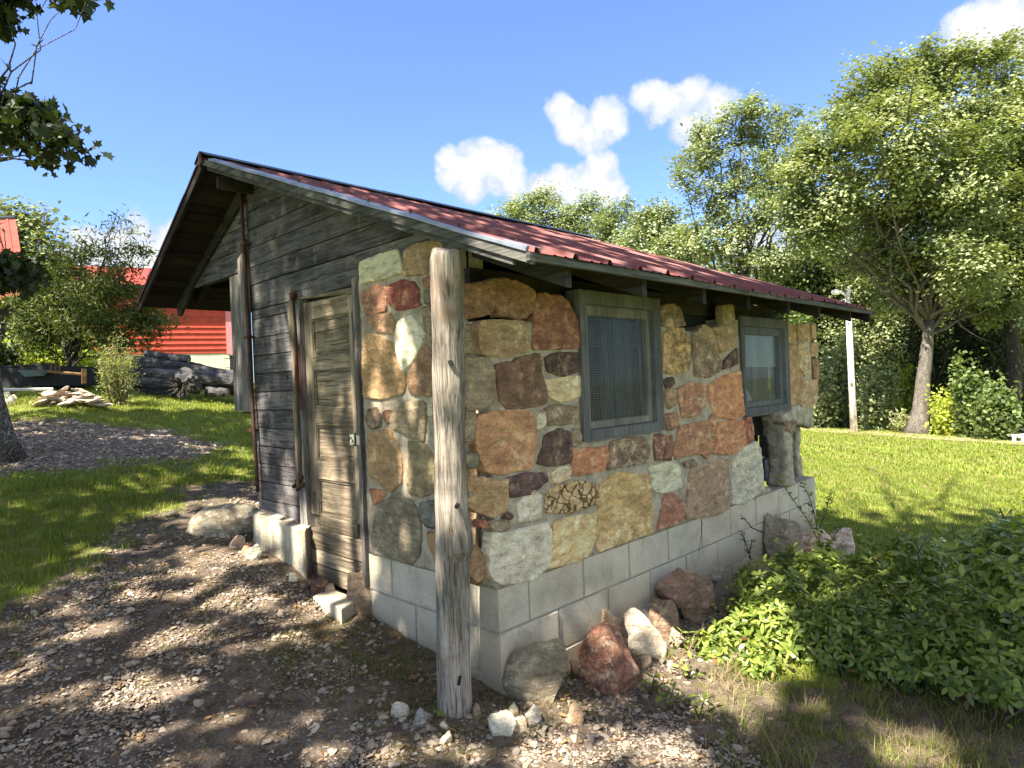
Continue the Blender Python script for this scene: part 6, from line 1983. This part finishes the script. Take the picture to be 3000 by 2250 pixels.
arms = [[(2960, 1960, 2.6), (2900, 1880, 2.6), (2800, 1790, 2.7), (2700, 1740, 2.8), (2620, 1700, 2.9)], [(3060, 1860, 2.4), (2960, 1790, 2.45), (2860, 1730, 2.5), (2800, 1690, 2.6)], [(3050, 1760, 2.4), (2960, 1650, 2.45), (2860, 1600, 2.6), (2760, 1620, 2.7)], [(3050, 1620, 2.5), (3000, 1560, 2.5), (2960, 1530, 2.6)], [(2560, 1640, 3.6), (2620, 1600, 3.7), (2700, 1570, 3.8)], [(2760, 1640, 3.2), (2850, 1570, 3.2), (2930, 1545, 3.2)]]
arms += [[(2900, 1760, 3.0), (2880, 1660, 3.0), (2900, 1580, 3.0), (2945, 1520, 3.0)], [(2700, 1700, 3.4), (2690, 1620, 3.4), (2725, 1560, 3.4)], [(3000, 1700, 2.7), (2960, 1560, 2.7), (2930, 1490, 2.7)], [(2560, 1700, 3.8), (2545, 1630, 3.8), (2570, 1590, 3.8)], [(2300, 1690, 4.2), (2310, 1620, 4.2), (2330, 1585, 4.2)], [(2820, 1700, 3.1), (2800, 1600, 3.1), (2790, 1540, 3.1)]]
armpts = []
for A in arms:
    P = [dep(*a) for a in A]; m.tube(P, [.005 - .0008 * i for i in range(len(P))], 5)
    for i in range(len(P) - 1):
        for s in np.linspace(0, 1, 5)[:-1]: armpts.append(P[i] * (1 - s) + P[i + 1] * s)
m.build('stems', M['twig'], bush, True)
# rosettes of leaves on the shell of the bush
def rosettes(cent, up, nl, size, spread=.35):
    """returns leaf base positions, directions, normals"""
    n = len(cent); ax = up / np.linalg.norm(up, axis=1)[:, None]
    r = NR.normal(0, 1, (n, 3)); e1 = np.cross(ax, r); e1 /= np.linalg.norm(e1, axis=1)[:, None]; e2 = np.cross(ax, e1)
    P, T, Nn = [], [], []
    for k in range(nl):
        a = 2 * math.pi * k / nl + NR.uniform(-.4, .4, n); rise = NR.uniform(-.15, .7, n)
        t = e1 * np.cos(a)[:, None] + e2 * np.sin(a)[:, None] + ax * rise[:, None]; t /= np.linalg.norm(t, axis=1)[:, None]
        nn = ax - t * np.sum(ax * t, 1)[:, None] + NR.normal(0, .22, (n, 3)); nn -= t * np.sum(nn * t, 1)[:, None]; nn /= np.linalg.norm(nn, axis=1)[:, None]
        P.append(cent + t * .004 - ax * NR.uniform(0, .02, n)[:, None]); T.append(t); Nn.append(nn)
    return np.concatenate(P), np.concatenate(T), np.concatenate(Nn)


LF = np.array([(0, 0, 0), (.22, .15, .03), (.52, .20, .035), (.80, .13, .01), (1, 0, -.06), (.80, -.13, .01), (.52, -.20, .035), (.22, -.15, .03), (.25, 0, -.012), (.55, 0, -.015), (.80, 0, -.025)])
LFf = [(0, 8, 1), (1, 8, 9, 2), (2, 9, 10, 3), (3, 10, 4), (0, 7, 8), (7, 6, 9, 8), (6, 5, 10, 9), (5, 4, 10)]
LFt = []
for f in LFf:
    LFt += [f] if len(f) == 3 else [(f[0], f[1], f[2]), (f[0], f[2], f[3])]
LFt = np.array(LFt)


def leafmesh3(name, P, T, Nn, size, parent, mt):
    n = len(P); B = np.cross(Nn, T); s = (size * NR.uniform(.65, 1.25, n))[:, None, None]
    V = P[:, None, :] + s * (LF[None, :, 0, None] * T[:, None, :] + LF[None, :, 1, None] * B[:, None, :] + LF[None, :, 2, None] * Nn[:, None, :])
    Fi = (LFt[None] + (np.arange(n) * len(LF))[:, None, None]).reshape(-1)
    return link(name, mesh_np(name, V.reshape(-1, 3), Fi, 3, True, {'rnd': np.repeat(NR.uniform(0, 1, n), len(LF))}), parent, M[mt])


nc = 1900
w = bb[:, 3] ** 2; ci = NR.choice(len(bb), nc, p=w / w.sum())
dd = NR.normal(0, 1, (nc, 3)); dd[:, 2] = np.abs(dd[:, 2]) * 1.1 - .35; dd -= Fv * .35; dd /= np.linalg.norm(dd, axis=1)[:, None]
cen = bb[ci, :3] + dd * (bb[ci, 3] * NR.uniform(.72, 1.06, nc))[:, None]
cen[:, 2] = np.maximum(cen[:, 2], gz(cen[:, 0], cen[:, 1]) + .03)
# keep the bush off the wall
kk = ~((cen[:, 1] > -.12) & (cen[:, 0] < 3.9)); cen, dd = cen[kk], dd[kk]
cen = np.concatenate([cen, np.array(armpts) + NR.normal(0, .012, (len(armpts), 3))]); upv = np.concatenate([dd + np.array([0, 0, .5]), np.tile([[0, 0, 1.]], (len(armpts), 1)) + NR.normal(0, .3, (len(armpts), 3))])
P, T, Nn = rosettes(cen, upv, 6, .05)
near_d = (P - CP) @ Fv; order = np.argsort(near_d + NR.uniform(0, .9, len(P)))
sel = order[:290]; rest = order[290:]
o = leafmesh3('foliage', P[rest], T[rest], Nn[rest], .050, bush, 'leaf_bush'); o['kind'] = 'stuff'
# interior, shaded small leaves and dead lower leaves
ni = 5200; ci = NR.choice(len(bb), ni, p=w / w.sum()); C = bb[ci, :3] + NR.normal(0, 1, (ni, 3)) * (bb[ci, 3] * .42)[:, None]
kk = ~((C[:, 1] > -.10) & (C[:, 0] < 3.9)); C = C[kk]; C[:, 2] = np.maximum(C[:, 2], gz(C[:, 0], C[:, 1]) + .015)
leaves('inner_foliage', C, .040, M['leaf_bush'], OVAL, .5, parent=bush, kind='stuff')
kb = NR.choice(len(C), 620); leaves('young_shoots', C[kb] + np.array([0, 0, .10]), .036, M['leaf_lime'], OVAL, .5, parent=bush, kind='stuff')
kb = NR.choice(len(C), 260); Cd = C[kb] * 1.0; Cd[:, 2] = np.minimum(Cd[:, 2], gz(Cd[:, 0], Cd[:, 1]) + .16); leaves('withered_leaves', Cd - Fv * .15 * np.array([1, 1, 0]), .036, M['brown_leaf'], OVAL, .2, parent=bush, kind='stuff')
lm = []
for i in range(6):
    me = bpy.data.meshes.new('leaf'); s = .052
    me.from_pydata([(v[0] * s, v[1] * s * (1 + .1 * i % 3), v[2] * s) for v in LF], [], LFf); me.polygons.foreach_set('use_smooth', [True] * len(LFf))
    a = me.attributes.new('rnd', 'FLOAT', 'POINT'); a.data.foreach_set('value', np.full(len(LF), i / 5)); me.materials.append(M['leaf_bush']); lm.append(me)
for j, i in enumerate(sel):
    o = bpy.data.objects.new('leaf', lm[j % 6]); COL.objects.link(o); o.parent = bush
    b = np.cross(Nn[i], T[i]); o.matrix_local = Matrix(((T[i][0], b[0], Nn[i][0], P[i][0] - gb[0]), (T[i][1], b[1], Nn[i][1], P[i][1] - gb[1]), (T[i][2], b[2], Nn[i][2], P[i][2] - gb[2]), (0, 0, 0, 1)))
    k = RND.uniform(.7, 1.25); o.scale = (k, k, k)


def sprig(name, paths, d, label, size=.03, n=9, mt='leaf_bush', bk='twig'):
    p0 = dep(*paths[0][0], d); t = root(name, tuple(p0), label, 'plant'); m = MB(); cs = []
    for pth in paths:
        P = [dep(x, y, d) for x, y in pth]; m.tube(P, [.0045 - .003 * i / len(P) for i in range(len(P))], 5)
        for i in range(len(P) - 1):
            for s in np.linspace(0, 1, max(2, n // len(P)))[:-1]: cs.append(P[i] * (1 - s) + P[i + 1] * s)
        cs.append(P[-1])
    m.build('stem', M[bk], t, True)
    cs = np.array(cs); P, T, Nn = rosettes(cs, np.tile([[0, 0, 1.]], (len(cs), 1)) + NR.normal(0, .3, (len(cs), 3)), 3, size)
    leafmesh3('foliage', P, T, Nn, size, t, mt)


sprig('wild_sapling', [[(2415, 1650), (2398, 1570), (2385, 1500), (2370, 1455), (2352, 1412)], [(2405, 1600), (2370, 1530), (2335, 1480), (2300, 1430), (2278, 1400)], [(2395, 1560), (2420, 1500), (2432, 1450)], [(2410, 1630), (2450, 1560), (2475, 1530)]], 4.5, 'tall thin sapling rising out of the bush against the end of the shed', .042, 22)
sprig('wild_sapling', [[(2200, 1640), (2185, 1590), (2172, 1555)], [(2195, 1620), (2205, 1580)]], 4.35, 'small dark sprig growing in front of the pale blocks', .026, 14, 'leaf_dark')
sprig('wild_sapling', [[(2240, 1560), (2205, 1548), (2180, 1520), (2172, 1512)]], 4.4, 'thin twig with tiny leaves near the tall grey boulder', .024, 12, 'leaf_dark')
for i, (px, py, s, lab) in enumerate([(1905, 2040, 1, 'small leafy seedling between the red boulder and the bush'), (1960, 2080, 1.1, 'leafy seedling at the front tip of the bush'), (2010, 1990, 1, 'seedling beside the tilted slab rock'), (2050, 2110, 1, 'low seedling at the edge of the dry grass'), (1985, 1900, .8, 'seedling in the shade of the grey cream boulder')]):
    d = (gpt(px, py) - CP) @ Fv
    sprig('seedling', [[(px, py), (px - 12 * s, py - 30 * s), (px - 22 * s, py - 46 * s)], [(px, py), (px + 18 * s, py - 28 * s), (px + 45 * s, py - 40 * s)], [(px, py), (px + 5, py - 35 * s), (px + 14, py - 62 * s)]], d, lab, .045, 8)
# oak leaves lying on the ground
for i, (px, py, L, mt, lab) in enumerate([(1302, 2112, .075, 'leaf_bush', 'green oak leaf on the ground at the foot of the post'), (1424, 2138, .07, 'brown_leaf', 'curled tan oak leaf left of the big white stone'), (1222, 1988, .06, 'brown_leaf', 'pale brown oak leaf left of the post'), (1662, 2042, .05, 'brown_leaf', 'brown leaf beside the olive boulder'), (2040, 2120, .05, 'brown_leaf', 'brown leaf under the seedlings')]):
    g = gpt(px, py); sh = LOBE[0]; a = RND.uniform(0, 6.28)
    V = [(g[0] + L * (x * math.cos(a) - y * math.sin(a)), g[1] + L * (x * math.sin(a) + y * math.cos(a)), g[2] + .016 + .25 * L * abs(y) * 1.5 + .12 * L * x) for x, y in sh]
    me = mesh_np('oak_leaf', np.array(V), np.arange(12), 12, False, {'rnd': np.full(12, .7)})
    link('oak_leaf', me, None, M[mt], lab, 'leaf')
